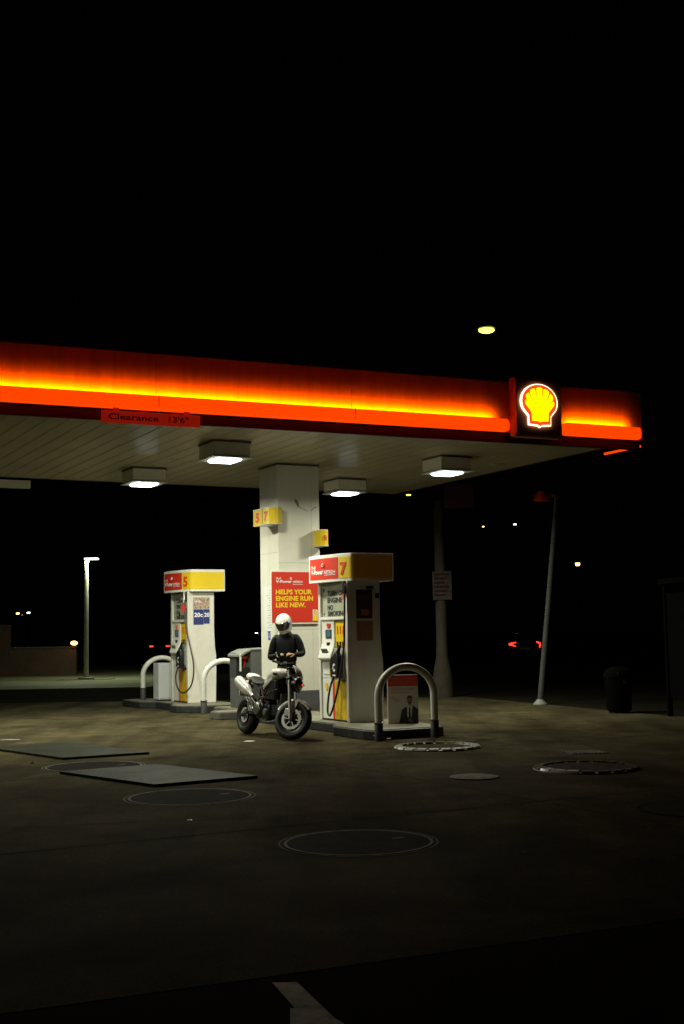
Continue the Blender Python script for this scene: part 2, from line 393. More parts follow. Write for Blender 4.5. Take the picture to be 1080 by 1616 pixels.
# frame along the front: local x along the edge, y inwards
def edge_frame(P, Q):
    d = (Q - P); L = d.length; d.normalize()
    return Matrix(((d.x, -d.y, 0, P.x), (d.y, d.x, 0, P.y), (0, 0, 1, 0), (0, 0, 0, 1))), L
EF, LF = edge_frame(FA, FB); ER, LR = edge_frame(FB, BB); EB, LBk = edge_frame(BB, BA)
def fx(a):  # station a -> distance along the front edge
    return (a - FA.x) / (FB.x - FA.x) * LF
# fascia panels with butt joints
for E_, L_, js in ((EF, LF, [fx(-11), fx(-7.3), fx(-3.50), fx(-.35), fx(2.62), fx(3.52)]), (ER, LR, [3.0, 6.0]), (EB, LBk, [4, 8, 12])):
    g = MB(); xs = [0] + js + [L_]
    for a, b in zip(xs[:-1], xs[1:]):
        g.box(a + .003, b - .003, 0, .06, ZL + .16, ZTOP, E_)
    g.build('fascia_panel', 'fascia', can, bevel=.004)
    g = MB(); g.box(.02, L_ - .02, .07, .13, ZL if E_ is EF else ZL + .142, ZL + .15, E_); g.box(.0, L_, -.01, .08, ZTOP + .002, ZTOP + .03, E_)
    g.build('trim', 'lip', can)
def bar_prof(y0, n=8):  # rounded bullnose section in (y,z)
    h = (ZBAR1 - ZBAR0) / 2; zc = (ZBAR1 + ZBAR0) / 2; d = .15; pts = [(y0, zc + h - .01), ]
    pts = [(0, ZBAR1), (-(d - .05), ZBAR1)]
    for i in range(1, n): 
        a = math.pi / 2 * 1 - math.pi * i / n
        pts.append((-(d - .05) - .05 * math.cos(a) if True else 0, zc + h * math.sin(a)))
    pts += [(-(d - .05), ZBAR0), (0, ZBAR0)]
    return pts
def bar(E_, a, b, parent):
    g = MB(); pr = bar_prof(0)
    rings = [[(x, y - .003, z) for y, z in pr] for x in (a, b)]
    # taper the end a little
    g.loft([[(a + .0, y * .6 - .003, (z - 4.965) * .8 + 4.965) for y, z in pr], [(a + .04, y - .003, z) for y, z in pr],
            [(b - .06, y - .003, z) for y, z in pr], [(b, y * .55 - .003, (z - 4.965) * .72 + 4.965) for y, z in pr]], E_)
    o = g.build('light_bar', ['bar', 'redtext'], parent, smooth=50)
    o.data.polygons.foreach_set('material_index', [1 if p.normal.z > .9 else 0 for p in o.data.polygons])
    ln = b - a - .34
    ld = bpy.data.lights.new('led_strip', 'AREA'); ld.shape = 'RECTANGLE'; ld.size = ln; ld.size_y = .018; ld.energy = 12.5 * ln; ld.spread = R(158); ld.color = (1.0, .14, .0)
    lo = bpy.data.objects.new('led_strip', ld); C.objects.link(lo); lo.parent = o
    d = Vector((E_[0][0], E_[1][0], 0)); n_ = Vector((E_[0][1], E_[1][1], 0)); c_ = E_ @ Vector(((a + b - .22) / 2, -.100, ZBAR1 + .010))
    mm = Matrix((d, Vector((0, 0, 1)), -n_)).transposed()
    if mm.determinant() < 0: mm = Matrix((-d, Vector((0, 0, 1)), -n_)).transposed()
    mm = mm.to_4x4(); mm.translation = c_; lo.matrix_local = mm
    for j in ([] if b - a < 6 else [fx(-7.3), fx(-3.5), fx(-.35)]):
        g = MB(); g.box(j - .004, j + .004, -.156, -.146, ZBAR0 + .03, ZBAR1 - .0, E_); g.build('bar_joint', 'redtext', o)
bar(EF, .1, fx(2.50), can); bar(EF, fx(3.60), LF - .09, can)
g = MB(); g.box(.10, 1.1, -.045, -.012, ZL + .055, ZL + .095, ER); g.build('corner_light_bar', 'bar', can, bevel=.01)
# gutter beam at the far left
g = MB(); g.box(-12, -3.35, 7.30, 7.44, ZSOF - .20, ZSOF - .04)
g.build('gutter', 'white', can, bevel=.01)

# lit emblem box on the fascia
sb = empty('emblem_sign', W(0, 0, 0), YAW, 'square box sign with glowing yellow and red scallop shell on the canopy edge', 'sign')
SX0, SX1 = fx(2.55), fx(3.44)
g = MB(); 
prof = [(-.01, 4.80), (-.10, 4.76), (-.19, 4.775), (-.225, 4.84), (-.235, 5.0), (-.235, 5.74), (-.22, 5.77), (-.01, 5.77)]
g.loft([[(x, y, z) for y, z in prof] for x in (SX0, SX1)], EF)
g.build('sign_box', 'signbox', sb, smooth=35, bevel=.012)
scx = (SX0 + SX1) / 2 - .015; scz = 5.355; sr = .338; sz = .288
XZ = lambda y: EF @ Matrix(((1, 0, 0, scx), (0, 0, 1, y), (0, 1, 0, scz), (0, 0, 0, 1)))
g = MB(); g.prism([(x * sr * 1.08, y * sz * 1.06) for x, y in shell_outline()], -.03, -.0, XZ(-.236)); g.build('emblem_edge', 'emblemwhite', sb)
g = MB(); g.prism([(x * sr, y * sz) for x, y in shell_outline()], -.008, 0, XZ(-.268)); g.build('emblem_field', 'emblemred', sb)
g = MB(); g.prism([(x * sr, y * sz) for x, y in shell_ribs(.80)], -.006, 0, XZ(-.278)); g.build('emblem_shell', 'emblemyellow', sb)

# clearance sign
cs = empty('clearance_sign', W(0, 0, 0), YAW, 'red height clearance strip reading Clearance 13 feet 6 under the canopy edge', 'sign')
c0, c1 = fx(-4.33), fx(-2.86)
g = MB(); g.box(c0, c1, -.10, -.085, 4.635, 4.815, EF); g.build('sign_plate', 'redclear', cs, bevel=.004)
for c in (c0 + .2, c1 - .22):
    g = MB(); g.box(c - .03, c + .06, -.098, -.086, 4.816, 4.864, EF); g.build('hanger', 'redclear', cs)
g = MB(); text(g, 'Clearance', c0 + .10, 4.69, .085, .74, EF @ T(0, -.103, 0), off=.02); g.build('lettering', 'redtext', cs); g = MB(); text(g, "13'6\"", c0 + .99, 4.69, .085, .30, EF @ T(0, -.103, 0), off=.02)
g.build('lettering', 'redtext', cs)

# canopy lights
LIGHTS = [(-1.42, 1.55, 'ceiling light box above and left of the white column, nearest the camera', 1.0), (3.16, 1.72, 'ceiling light box nearest the glowing shell sign', 1.0),
          (-1.60, 5.20, 'ceiling light box above the far pump 5', 1.05), (2.92, 5.36, 'ceiling light box just right of the white column', .9),
          (-6.05, 1.40, 'ceiling light box beyond the left edge of the photo, near row', 1.0), (-6.2, 5.1, 'ceiling light box beyond the left edge of the photo, far row', 1.0)]
for a, b, lab, k in LIGHTS:
    t = empty('canopy_light', W(a - .06, b, ZSOF), YAW, lab, 'ceiling light', 'square lights under the canopy')
    g = MB(); z0 = -.31
    g.loft([[(sx * .30, sy * .30, z0 + .04) for sx, sy in ((-1, -1), (1, -1), (1, 1), (-1, 1))], [(sx * .33, sy * .33, z0 + .07) for sx, sy in ((-1, -1), (1, -1), (1, 1), (-1, 1))],
            [(sx * .33, sy * .33, -.012) for sx, sy in ((-1, -1), (1, -1), (1, 1), (-1, 1))]])
    g.build('housing', 'white', t)
    g = MB(); g.box(-.345, .345, -.345, .345, -.03, -.004); g.build('seal', 'seam', t)
    g = MB(); g.box(-.36, .36, -.36, .36, z0 + .024, z0 + .038); g.build('bezel', 'white', t)
    g = MB(); g.loft([[(sx * .23, sy * .23, z0 + .022) for sx, sy in ((-1, -1), (1, -1), (1, 1), (-1, 1))], [(sx * .20, sy * .20, z0 - .012) for sx, sy in ((-1, -1), (1, -1), (1, 1), (-1, 1))]])
    g.build('lens', 'lampcool', t, bevel=.01)
    ld = bpy.data.lights.new('canopy_lamp', 'AREA'); ld.shape = 'SQUARE'; ld.size = .38; ld.energy = LAMP_W * k; ld.color = (.99, 1.0, .79); ld.spread = R(166)
    lo = bpy.data.objects.new('lamp', ld); C.objects.link(lo); lo.parent = t; lo.location = (0, 0, z0 - .020)

# ------------------------------------------------------------------ column
CA0, CA1, CB0, CB1 = .39, 1.26, 3.44, 4.28
col = empty('canopy_column', W(CA0, CB0, .15), YAW, 'wide white clad column holding up the canopy behind the motorcyclist', 'column')
cw, cdp, chh = CA1 - CA0, CB1 - CB0, ZSOF - .15 - .003
g = MB(); 
for x0, x1 in ((0, .012), ):
    pass
g.box(.004, cw - .004, .004, cdp - .004, .37, chh)          # core seen in the seams
g.build('core', 'seam', col)
g = MB()
for (x0, x1) in ((-.004, .70), (.704, cw)):
    for z0, z1 in ((.372, 1.52), (1.524, 2.78), (2.784, chh)):
        g.box(x0, x1, 0, .0038, z0, z1)
for (y0, y1) in ((.0, cdp * .5 - .002), (cdp * .5 + .002, cdp)):
    for z0, z1 in ((.372, 2.98), (2.984, chh)):
        g.box(-.0, .0038, y0 + .004, y1, z0, z1); g.box(cw - .0038, cw, y0 + .004, y1, z0, z1)
g.box(0, cw, cdp - .0038, cdp, .372, chh)
g.build('cladding', 'clad', col)
g = MB(); g.box(-.012, cw + .012, -.012, cdp + .012, 0, .368); g.build('base', 'base', col, bevel=.008)
g = MB(); g.box(-.015, cw + .015, -.015, cdp + .015, chh - .03, chh - .002); g.build('top_seal', 'seam', col)
# smear on the front near the top
g = MB(); g.add([(.335, -.002, 4.12 - .15), (.40, -.002, 4.02 - .15), (.42, -.002, 3.98 - .15), (.44, -.002, 4.02 - .15), (.43, -.002, 4.10 - .15), (.37, -.002, 4.16 - .15)], [(0, 1, 2, 3, 4, 5)])
g.tube([(.44, -.001, 3.86), (.53, -.001, 3.81), (.62, -.001, 3.78)], .006, 5); g.tube([(.70, -.001, 3.79), (.76, -.001, 3.84), (.82, -.001, 3.86)], .008, 5)
g.build('smear', 'grime', col)
g = MB(); g.box(-.003, -.001, .42, .52, 1.33, 1.50); g.build('access_sticker', 'bluebright', col)
g = MB(); g.torus(.022, .004, 14, 5, T(-.005, .465, 1.385) @ Rot(math.pi / 2, 'Y')); g.box(-.006, -.0035, .462, .475, 1.40, 1.46); g.box(-.006, -.0035, .455, .482, 1.40, 1.41)
g.build('sticker_symbol', 'whitetype', col)
g = MB(); g.box(-.003, -.001, .30, .68, 1.5, 2.35); g.build('notice', 'paper', col)
g = MB()
for k in range(16): g.box(-.0045, -.0035, .34, .34 + .1 + .2 * random.random(), 1.56 + .047 * k, 1.568 + .047 * k)
g.build('notice_print', 'greylight', col)

# lane number boxes on the column
def lane_sign(a_in, a_out, b_near, b_far, zc, digits, lab, flip):
    t = empty('lane_number_sign', W(0, 0, zc), YAW, lab, 'number sign', 'yellow lane number boxes on the column')
    s = -1 if not flip else 1
    path = [(a_out, b_far)] + [(a_out, b_near + .13), (a_out - s * .015, b_near + .06), (a_out - s * .05, b_near + .02), (a_out - s * .11, b_near), (a_out - s * .19, b_near + .02), (a_in, b_near + .10)]
    poly = path + [(a_in + (0 if not flip else 0), b_far)]
    if a_in == CA0: poly = path + [(a_in, b_far)]
    g = MB(); g.prism(poly, -.145, .145); g.build('box', 'yellow', t)
    cxm = sum(p[0] for p in poly) / len(poly); cym = sum(p[1] for p in poly) / len(poly)
    big = [(cxm + (x - cxm) * 1.02, cym + (y - cym) * 1.01) for x, y in poly]
    g = MB(); g.prism(big, .146, .158); g.prism(big, -.158, -.146); g.build('rim', 'whiteclean', t)
    return t
t = lane_sign(CA0 - .006, .08, 3.16, 3.90, 3.80, '57', 'yellow box with red 5 and 7 on the left side of the white column', False)
g = MB(); text(g, '5', 0, -.085, .17, .17, face_left(.076, 3.79, 0), off=.05); g.build('number_five', 'redtype', t); g = MB(); text(g, '7', 0, -.085, .17, .15, face_left(.076, 3.40, 0), off=.05); g.build('number_seven', 'redtype', t)
g = MB(); g.box(.0745, .078, 3.475, 3.487, -.145, .145); g.build('divider', 'seam', t)
t = lane_sign(1.15, 1.35, 3.16, 3.90, 3.40, '8', 'yellow box with small red 8 on the right side of the white column', True)
g = MB(); text(g, '8', 0, -.05, .10, .07, T(1.20, 3.152, 0), off=.03); g.build('number', 'redtype', t)

# poster on the column
pst = empty('wall_poster', W(.22, 3.40, 0), YAW, 'red poster reading HELPS YOUR ENGINE RUN LIKE NEW on the white column', 'poster')
pw, pz0, pz1 = .97, 1.79, 2.755
g = MB(); g.box(-.012, pw + .012, .004, .03, pz0 - .015, pz1 + .012); g.build('frame', 'whiteclean', pst)
g = MB(); g.box(0, pw, 0, .0035, pz0 + .012, pz1); g.build('sheet', 'red', pst)
g = MB(); F_ = T(0, -.003, 0)
text(g, 'Shell', .09, 2.615, .04, .10, F_); text(g, 'V-Power', .085, 2.55, .055, .33, F_, off=.03); text(g, 'NITRO+', .44, 2.545, .045, .21, F_, off=.02)
g.box(.44, .65, -.0005, .0005, 2.515, 2.522, F_); g.torus(.018, .006, 12, 5, F_ @ T(.40, 0, 2.63) @ Rot(math.pi / 2, 'X'))
g.build('logo_lettering', 'whitetype', pst)
g = MB()
for k, (s_, w_) in enumerate((('HELPS YOUR', .76), ('ENGINE RUN', .78), ('LIKE NEW.', .62))): text(g, s_, .08, 2.335 - .122 * k, .088, w_, F_, off=.035)
g.build('slogan_lettering', 'yellowtype', pst)
g = MB(); g.box(.85, .955, -.003, -.001, 1.825, 2.04); g.build('logo_card', 'whiteclean', pst)
g = MB(); g.box(.86, .945, -.006, -.004, 1.83, 1.945); emblem(g, .902, 1.998, .033, T(0, -.004, 0), .002, 1, 0)
g.build('card_emblem', ['yellowtype', 'redtype'], pst)

# ------------------------------------------------------------------ islands
def island(name, poly, z, lab, rim='kerbdark'):
    t = empty(name, W(0, 0, 0), YAW, lab, 'pump island', 'raised concrete islands in line under the canopy')
    cx = sum(p[0] for p in poly) / len(poly); cy = sum(p[1] for p in poly) / len(poly)
    g = MB(); g.prism(poly, 0.001, z - .012); g.build('kerb', rim, t, bevel=.015)
    ins = []
    n = len(poly)
    for i in range(n):
        p0, p1, p2 = Vector(poly[i - 1]), Vector(poly[i]), Vector(poly[(i + 1) % n])
        d1 = (p1 - p0).normalized(); d2 = (p2 - p1).normalized()
        n1 = Vector((-d1.y, d1.x)); n2 = Vector((-d2.y, d2.x)); k = (n1 + n2); k = k / max(.4, k.length_squared / 2) / 1.0
        ins.append(tuple(p1 + k * .03))
    g = MB(); g.prism(ins, z - .012, z); g.build('top', 'kerb', t, bevel=.004)
    return t
island('island_base', [(-.42, -1.56), (.66, -1.60), (.86, -1.45), (.95, -.45), (.95, 1.2), (.95, 4.02), (-.25, 4.02), (-.25, .1), (-.50, -.40), (-.50, -1.36)], .15, 'nearest island with dark kerb, under pump 7 and the column')
island('service_island', [(-.56, 4.10), (1.2, 4.10), (1.2, 5.85), (.02, 5.85), (.02, 4.72), (-.56, 4.60)], .15, 'grey middle slab under the grey windscreen service bin', 'kerbgrey')
island('island_base', [(-.18, 6.35), (.70, 6.32), (.95, 6.6), (.95, 10.1), (-.52, 10.1), (-.52, 8.9), (-.24, 8.6), (-.24, 7.5), (-.46, 7.1), (-.46, 6.72)], .15, 'far island with dark kerb, under pump 5')

# guard arches
def arch(a, b, z, h, wdt, lab, up=0):
    t = empty('guard_arch', W(a, b, z), YAW, lab, 'bollard', 'white hoop guards at the island ends')
    r = .056; hw = wdt / 2; k = h - hw
    pts = [(-hw, 0, .24)] + [(-hw, 0, z_) for z_ in (k * .5, k)] + [(-hw * math.cos(math.pi * i / 18), 0, k + (h - k - r) * math.sin(math.pi * i / 18)) for i in range(1, 18)] + [(hw, 0, z_) for z_ in (k, k * .5, .24)]
    g = MB(); g.tube(pts, r, 16); g.build('hoop', 'tube', t, smooth=60)
    for s in (-1, 1):
        g = MB(); g.lathe([(.064, 0), (.064, .26), (.060, .265)], 18, T(s * hw, 0, 0)); o = g.build('sleeve', 'sleeve', t, smooth=50)
        g = MB(); g.lathe([(.0645, .255), (.074, .258), (.074, .275), (.058, .28)], 18, T(s * hw, 0, 0)); g.build('collar', 'steel', o, smooth=50)
arch(.06, -1.70, 0, 1.13, .97, 'white hoop guard with grey feet in front of pump 7 and the small poster board')
arch(.30, 5.98, 0, 1.12, .88, 'white hoop guard between pump 5 and the grey service bin')
arch(.24, 9.55, .15, 1.00, .90, 'white hoop guard behind pump 5, beside the white cabinet')

# ------------------------------------------------------------------ fuel pumps
def outline():
    x0, x1, y0, y1, r2 = -.14, .85, -.09, 1.10, .06
    P0, P1, P2 = (x0, y1), (-.15, .40), (.03, -.03)          # bowed display side
    pts = [((1 - t) ** 2 * P0[0] + 2 * t * (1 - t) * P1[0] + t * t * P2[0], (1 - t) ** 2 * P0[1] + 2 * t * (1 - t) * P1[1] + t * t * P2[1]) for t in [i / 20 for i in range(21)]]
    pts += [(.045, -.062), (.07, -.082), (.10, y0)]
    pts += [(x1 - r2, y0)] + [(x1 - r2 + r2 * math.sin(a), y0 + r2 - r2 * math.cos(a)) for a in [math.pi / 2 * i / 5 for i in range(1, 6)]]
    pts += [(x1, y1)]
    return pts
OUT = outline()
OL = [0]
for p, q in zip(OUT[:-1], OUT[1:]): OL.append(OL[-1] + math.hypot(q[0] - p[0], q[1] - p[1]))
def at_s(s, off=0.0):
    s = max(0, min(OL[-1], s))
    for i in range(len(OUT) - 1):
        if s <= OL[i + 1] or i == len(OUT) - 2:
            t = (s - OL[i]) / (OL[i + 1] - OL[i]); p, q = OUT[i], OUT[i + 1]
            dx, dy = (q[0] - p[0]), (q[1] - p[1]); l = math.hypot(dx, dy)
            return (p[0] + dx * t + dy / l * off * 1.0 * -1 * -1 if False else p[0] + dx * t + (dy / l) * off, p[1] + dy * t - (dx / l) * off)
def wrap(g, s0, s1, z0, z1, off, mi=0, n=None):
    ss = [s0] + [s for s in OL if s0 + 1e-4 < s < s1 - 1e-4] + [s1]
    ring = [at_s(s, off) for s in ss]; v = [(x, y, z0) for x, y in ring] + [(x, y, z1) for x, y in ring]; k = len(ring)
    g.add(v, [(i, i + 1, i + 1 + k, i + k) for i in range(k - 1)], None, mi)

def pump(a, b, num, lab, third):
    t = empty('fuel_pump', W(a, b, .15), YAW, lab, 'fuel pump', 'white and yellow fuel pumps')
    H = 2.28
    # end panels: polygon in xz extruded along y
    def endp(y0, y1, lo, hi):
        po = [(0.0, 0), (.64, 0), (.655, .75), (.652, .95), (.625, 1.15), (.61, 1.45), (.61, H), (0.0, H), (-.005, 1.4), (-.012, 1.0)]
        g = MB(); XZ_ = Matrix(((1, 0, 0, 0), (0, 0, 1, 0), (0, 1, 0, 0), (0, 0, 0, 1))); g.prism(po, y0, y1, XZ_); return g.build('end_panel', 'endpan', t, bevel=.012)
    endp(0, .085, 0, 0); endp(.965, 1.05, 0, 0)
    g = MB(); g.box(.05, .57, .087, .963, .03, H - .01); g.build('cabinet', 'endpan', t)
    # topper
    g = MB(); g.prism(OUT, H, H + .455); g.build('topper', 'whiteclean', t, bevel=.006)
    top = t
    sred0, sred1 = .05, .90
    g = MB(); wrap(g, sred0, sred1, H + .05, H + .40, .004); g.build('red_banner', 'red', t)
    g = MB(); wrap(g, sred1 + .015, OL[-1] - 1.21, H + .05, H + .40, .004); g.build('yellow_banner', 'yellow', t, smooth=30)
    g = MB()
    def fn(off): return lambda x, z: (*at_s(x, off), z)
    text(g, 'Shell', .11, H + .235, .055, .15, fn=fn(.009)); text(g, 'V-Power', .10, H + .14, .08, .40, fn=fn(.009), off=.045); text(g, 'NITRO+', .53, H + .135, .065, .31, fn=fn(.009), off=.02)
    wrap(g, .54, .84, H + .115, H + .122, .009)
    g.build('banner_lettering', 'whitetype', t); g = MB(); g.torus(.026, .009, 12, 5, T(-.139, 1.10 - .50, H + .29) @ Rot(math.pi / 2, 'Y')); 
    g.build('banner_ring', 'whitetype', t)
    g = MB(); text(g, num, sred1 + .05, H + .115, .20, .15, fn=fn(.010), off=.04); g.build('pump_number', 'redtype', t)
    # display side (plane x=.05, faces -x). u = distance from the far end, to the right in view
    def FL(x): return face_left(x, .965, 0)
    g = MB(); g.box(.035, .048, .10, .95, 1.71, 2.25); g.build('instruction_panel', 'recess', t, bevel=.004)
    g = MB(); X = FL(.031)
    text(g, 'TURN OFF', .20, 2.06, .085, .64, X, off=.045); text(g, 'ENGINE', .20, 1.945, .085, .52, X, off=.045)
    text(g, 'NO', .20, 1.825, .085, .20, X, off=.045); text(g, 'SMOKING', .20, 1.725, .08, .66, X, off=.045)
    if num == '5':
        g.box(.06, .15, -.0005, .0005, 1.81, 1.90, X @ Rot(.15, 'Y'))
    elif False:
        g.lathe([(.03, -.001), (.03, .001)], 14, X @ T(.07, 0, 2.16) @ Rot(math.pi / 2, 'X')); g.lathe([(.018, -.001), (.018, .001)], 14, X @ T(.07, 0, 1.76) @ Rot(math.pi / 2, 'X'))
    g.build('instruction_lettering', 'blacktype', t)
    if num == '7':
        for zz, r_ in ((2.16, .035), (1.76, .02)):
            g = MB(); g.lathe([(r_, -.001), (r_, .001)], 14, X @ T(.07, 0, zz) @ Rot(math.pi / 2, 'X')); g.build('round_sticker', 'greydark', t)
    g = MB(); g.box(-.012, .06, .087, .963, 1.655, 1.705); g.build('ledge', 'white', t, bevel=.008)
    # card reader bezel: profile bulging out at the keypad
    g = MB(); pr = [(.052, 1.65), (.0, 1.65), (.012, 1.60), (.012, 1.28), (-.01, 1.20), (-.065, 1.06), (-.07, 1.02), (-.03, .99), (.052, .98)]
    g.loft([[(x, y, z) for x, z in pr] for y in (.50, .962)]); g.build('card_reader', 'whiteclean', t, bevel=.012, smooth=30)
    cr = t
    g = MB(); g.box(.002, .0105, .60, .80, 1.36, 1.50); g.build('screen_frame', 'black', t)
    g = MB(); g.box(-.002, .0015, .615, .755, 1.375, 1.485); g.build('screen', 'screen', t)
    g = MB(); g.box(.004, .0105, .62, .76, 1.555, 1.60); g.box(.004, .0105, .63, .74, 1.525, 1.548)
    g.build('price_display', 'red' if num == '7' else 'tail5', t)
    g = MB(); g.box(-.001, .0105, .66, .76, 1.23, 1.29); g.build('card_slot', 'black', t)
    g = MB(); Mk = T(-.041, .73, 1.130) @ Rot(R(-21.4), 'Y')
    g.box(-.006, .002, -.10, .12, -.058, .058, Mk); g.build('keypad', 'greylight', t)
    g = MB()
    for i in range(4):
        for j in range(4): g.box(-.012, -.0065, -.085 + j * .05, -.05 + j * .05, -.048 + i * .027, -.030 + i * .027, Mk)
    g.build('keys', 'grey', t)
    # grade selector
    g = MB(); g.box(.02, .048, .17, .46, 1.20, 1.63); g.build('grade_panel', 'yellow', t, bevel=.004)
    for y in (.40, .30, .21):
        g = MB(); g.box(.014, .0185, y - .02, y + .005, 1.42, 1.56); g.build('grade_label', 'redtype', t)
        g = MB(); g.box(.005, .0185, y - .022, y + .010, 1.205, 1.30); g.build('grade_lever', 'black', t)
    g = MB(); g.box(.022, .048, .09, .165, 1.20, 1.63); g.build('red_strip', 'red', t)
    # grime grey shelf under the grades, nozzle boot
    g = MB(); pr = [(.049, 1.195), (.0, 1.19), (-.03, 1.08), (-.03, .80), (.0, .72), (.049, .71)]
    g.loft([[(x, y, z) for x, z in pr] for y in (.10, .49)]); g.build('nozzle_boot', 'greylight', t, bevel=.01)
    g = MB(); g.box(.02, .048, .50, .96, .70, .975); g.build('service_panel', 'white', t)
    g = MB(); g.box(.012, .0195, .70, .90, .76, .95); g.build('paper_notice', 'paper', t)
    g = MB(); g.box(-.008, .0185, .53, .66, .72, .99, T(0, 0, 0)); g.build('card_holder', 'yellowdirty' if num == '7' else 'paper', t)
    # nozzle: black body with guard and lever
    noz = MB()
    Mn = T(-.085, .27, .90)
    poly = [(-.14, -.17), (.10, -.19), (.13, .02), (.12, .16), (.05, .26), (-.02, .20), (-.12, .14), (-.17, .05)]   # (y-ish, z)
    YZ = Matrix(((0, 0, 1, 0), (-1, 0, 0, 0), (0, 1, 0, 0), (0, 0, 0, 1)))
    noz.prism(poly, -.04, .045, Mn @ YZ)
    noz.tube([(0, -.06, .20), (.0, -.12, .30), (.01, -.15, .36)], [.035, .026, .02], 10, Mn)
    nz = noz.build('nozzle', 'black', t, bevel=.018, smooth=40)
    g = MB(); text(g, 'C', -.045, -.075, .12, .085, T(-.127, .27, .90) @ Rot(-math.pi / 2, 'Z'), off=.05); g.box(-.045, .05, -.0005, .0005, -.155, -.135, T(-.127, .27, .90) @ Rot(-math.pi / 2, 'Z'))
    g.build('nozzle_mark', 'whitetype', nz)
    # lower doors
    g = MB(); g.box(.018, .048, .60, .96, .03, .69); g.build('lower_door', 'white', t, bevel=.006)
    g = MB(); g.box(.018, .048, .53, .594, .03, .66); g.build('red_stripe', 'red', t, bevel=.003)
    g = MB(); g.box(.018, .048, .09, .527, .03, .66); g.build('yellow_door', 'yellowdirty', t, bevel=.004)
    if num == '7':
        g = MB(); emblem(g, 0, 0, .052, face_left(.0155, .80, .56), .0025, 1, 0); g.build('door_emblem', ['yellow', 'redtype'], t)
    g = MB(); g.box(.03, .60, .03, 1.02, 0.0, .028); g.build('plinth', 'black', t)
    # hose
    g = MB()
    if num == '7':
        pts = [(-.02, .05, H), (-.03, .03, 2.15), (-.04, .02, 1.9), (-.05, .02, 1.6), (-.06, .03, 1.25), (-.09, .06, .95), (-.12, .12, .62), (-.15, .22, .32), (-.16, .34, .13), (-.16, .40, .11), (-.16, .45, .17), (-.14, .45, .40), (-.11, .40, .62), (-.09, .34, .73)]
    else:
        pts = [(-.03, .10, H), (-.05, .06, 2.15), (-.07, .0, 1.85), (-.08, -.10, 1.55), (-.05, -.26, 1.15), (-.02, -.36, .85), (-.03, -.40, .60), (-.06, -.36, .40), (-.10, -.22, .27), (-.13, .0, .22), (-.15, .22, .30), (-.15, .36, .50), (-.12, .36, .66), (-.09, .33, .74)]
    # smooth the path
    P = [Vector(p) for p in pts]; sm = []
    for i in range(len(P) - 1):
        p0, p1, p2, p3 = P[max(i - 1, 0)], P[i], P[i + 1], P[min(i + 2, len(P) - 1)]
        for j in range(4):
            q = j / 4; sm.append(.5 * ((2 * p1) + (-p0 + p2) * q + (2 * p0 - 5 * p1 + 4 * p2 - p3) * q * q + (-p0 + 3 * p1 - 3 * p2 + p3) * q ** 3))
    sm.append(P[-1]); g.tube(sm, .017, 8)
    hs = g.build('hose', 'rubber' if num == '7' else 'hosebrown', t, smooth=60)
    g = MB(); g.lathe([(.03, 0), (.035, .02), (.035, .16), (.025, .2)], 12, T(-.02, .06, H - .2)); g.build('hose_swivel', 'black', hs, smooth=40)
    # small red tag on the hose / retractor
    if num == '5':
        g = MB(); g.prism([(-.07, -.02), (-.075, -.10), (-.04, -.17), (.04, -.17), (.075, -.10), (.07, .05), (-.07, .05)], -.012, .012, T(-.10, .0, 1.98) @ Matrix.Scale(.72, 4) @ Rot(math.pi / 2, 'X') @ Rot(R(-45), 'Y')); g.build('hose_tag', 'redtag', hs)
        g = MB(); g.tube([(-.04, .08, 2.28), (-.06, .05, 2.05)], .022, 8); g.build('retractor', 'white', hs)
    else:
        g = MB(); g.box(-.012, .034, .10, .14, 1.98, 2.20); g.build('hose_tag', 'red', t); g = MB(); g.box(-.005, .034, .098, .13, 1.72, 1.93); g.build('worn_sticker', 'redpale', t)
        g = MB(); g.tube([(-.02, .03, 2.24), (-.035, .03, 2.0), (-.03, .03, 1.84)], .013, 8); g.build('retractor', 'white', t)
    # end face graphics
    XF = T(0, -.0035, 0)
    if num == '7':
        g = MB(); g.box(.16, .46, -.002, .002, 1.67, 2.14, XF); g.build('end_poster', 'brownad', t)
        g = MB(); text(g, 'GOLD', .20, 1.98, .065, .21, XF @ T(0, -.004, 0)); g.build('poster_lettering', 'tanad', t); g = MB(); g.box(.25, .39, -.0005, .0005, 1.72, 1.82, XF @ T(0, -.004, 0)); g.build('poster_print', 'tanad', t)
        g = MB(); g.box(.165, .465, -.002, .002, 1.31, 1.63, XF); g.build('faded_poster', 'tanad', t)
        g = MB(); g.box(.35, .49, -.002, .002, 2.15, 2.20, XF @ T(0, -.002, 0)); g.build('small_label', 'black', t); g = MB(); g.box(.52, .59, -.002, .002, 2.00, 2.08, XF); g.build('small_label', 'black', t)
    else:
        for k, (x0, x1) in enumerate(((.13, .36), (.367, .50))):
            g = MB(); g.box(x0, x1, -.003, .002, 1.93, 2.16, XF); g.build('photo_card', 'pic', t)
            g = MB(); g.box(x0, x1, -.002, .002, 1.60 + .02 * k, 1.915, XF); g.build('navy_card', 'blue', t)
        g = MB(); text(g, '20c', .145, 1.76, .085, .20, XF @ T(0, -.004, 0), off=.03); text(g, '20', .375, 1.76, .085, .12, XF @ T(0, -.004, 0), off=.03); text(g, 'SAVE', .15, 2.06, .04, .14, XF @ T(0, -.006, 0))
        g.build('card_lettering', 'whitetype', t)
    return t
pump(0, 0, '7', 'near fuel pump numbered 7 with black hose, in front of the column', None)
pump(.05, 7.36, '5', 'far fuel pump numbered 5 with looping dark hose and blue 20 cent cards', None).scale = (1, 1, 1.045)

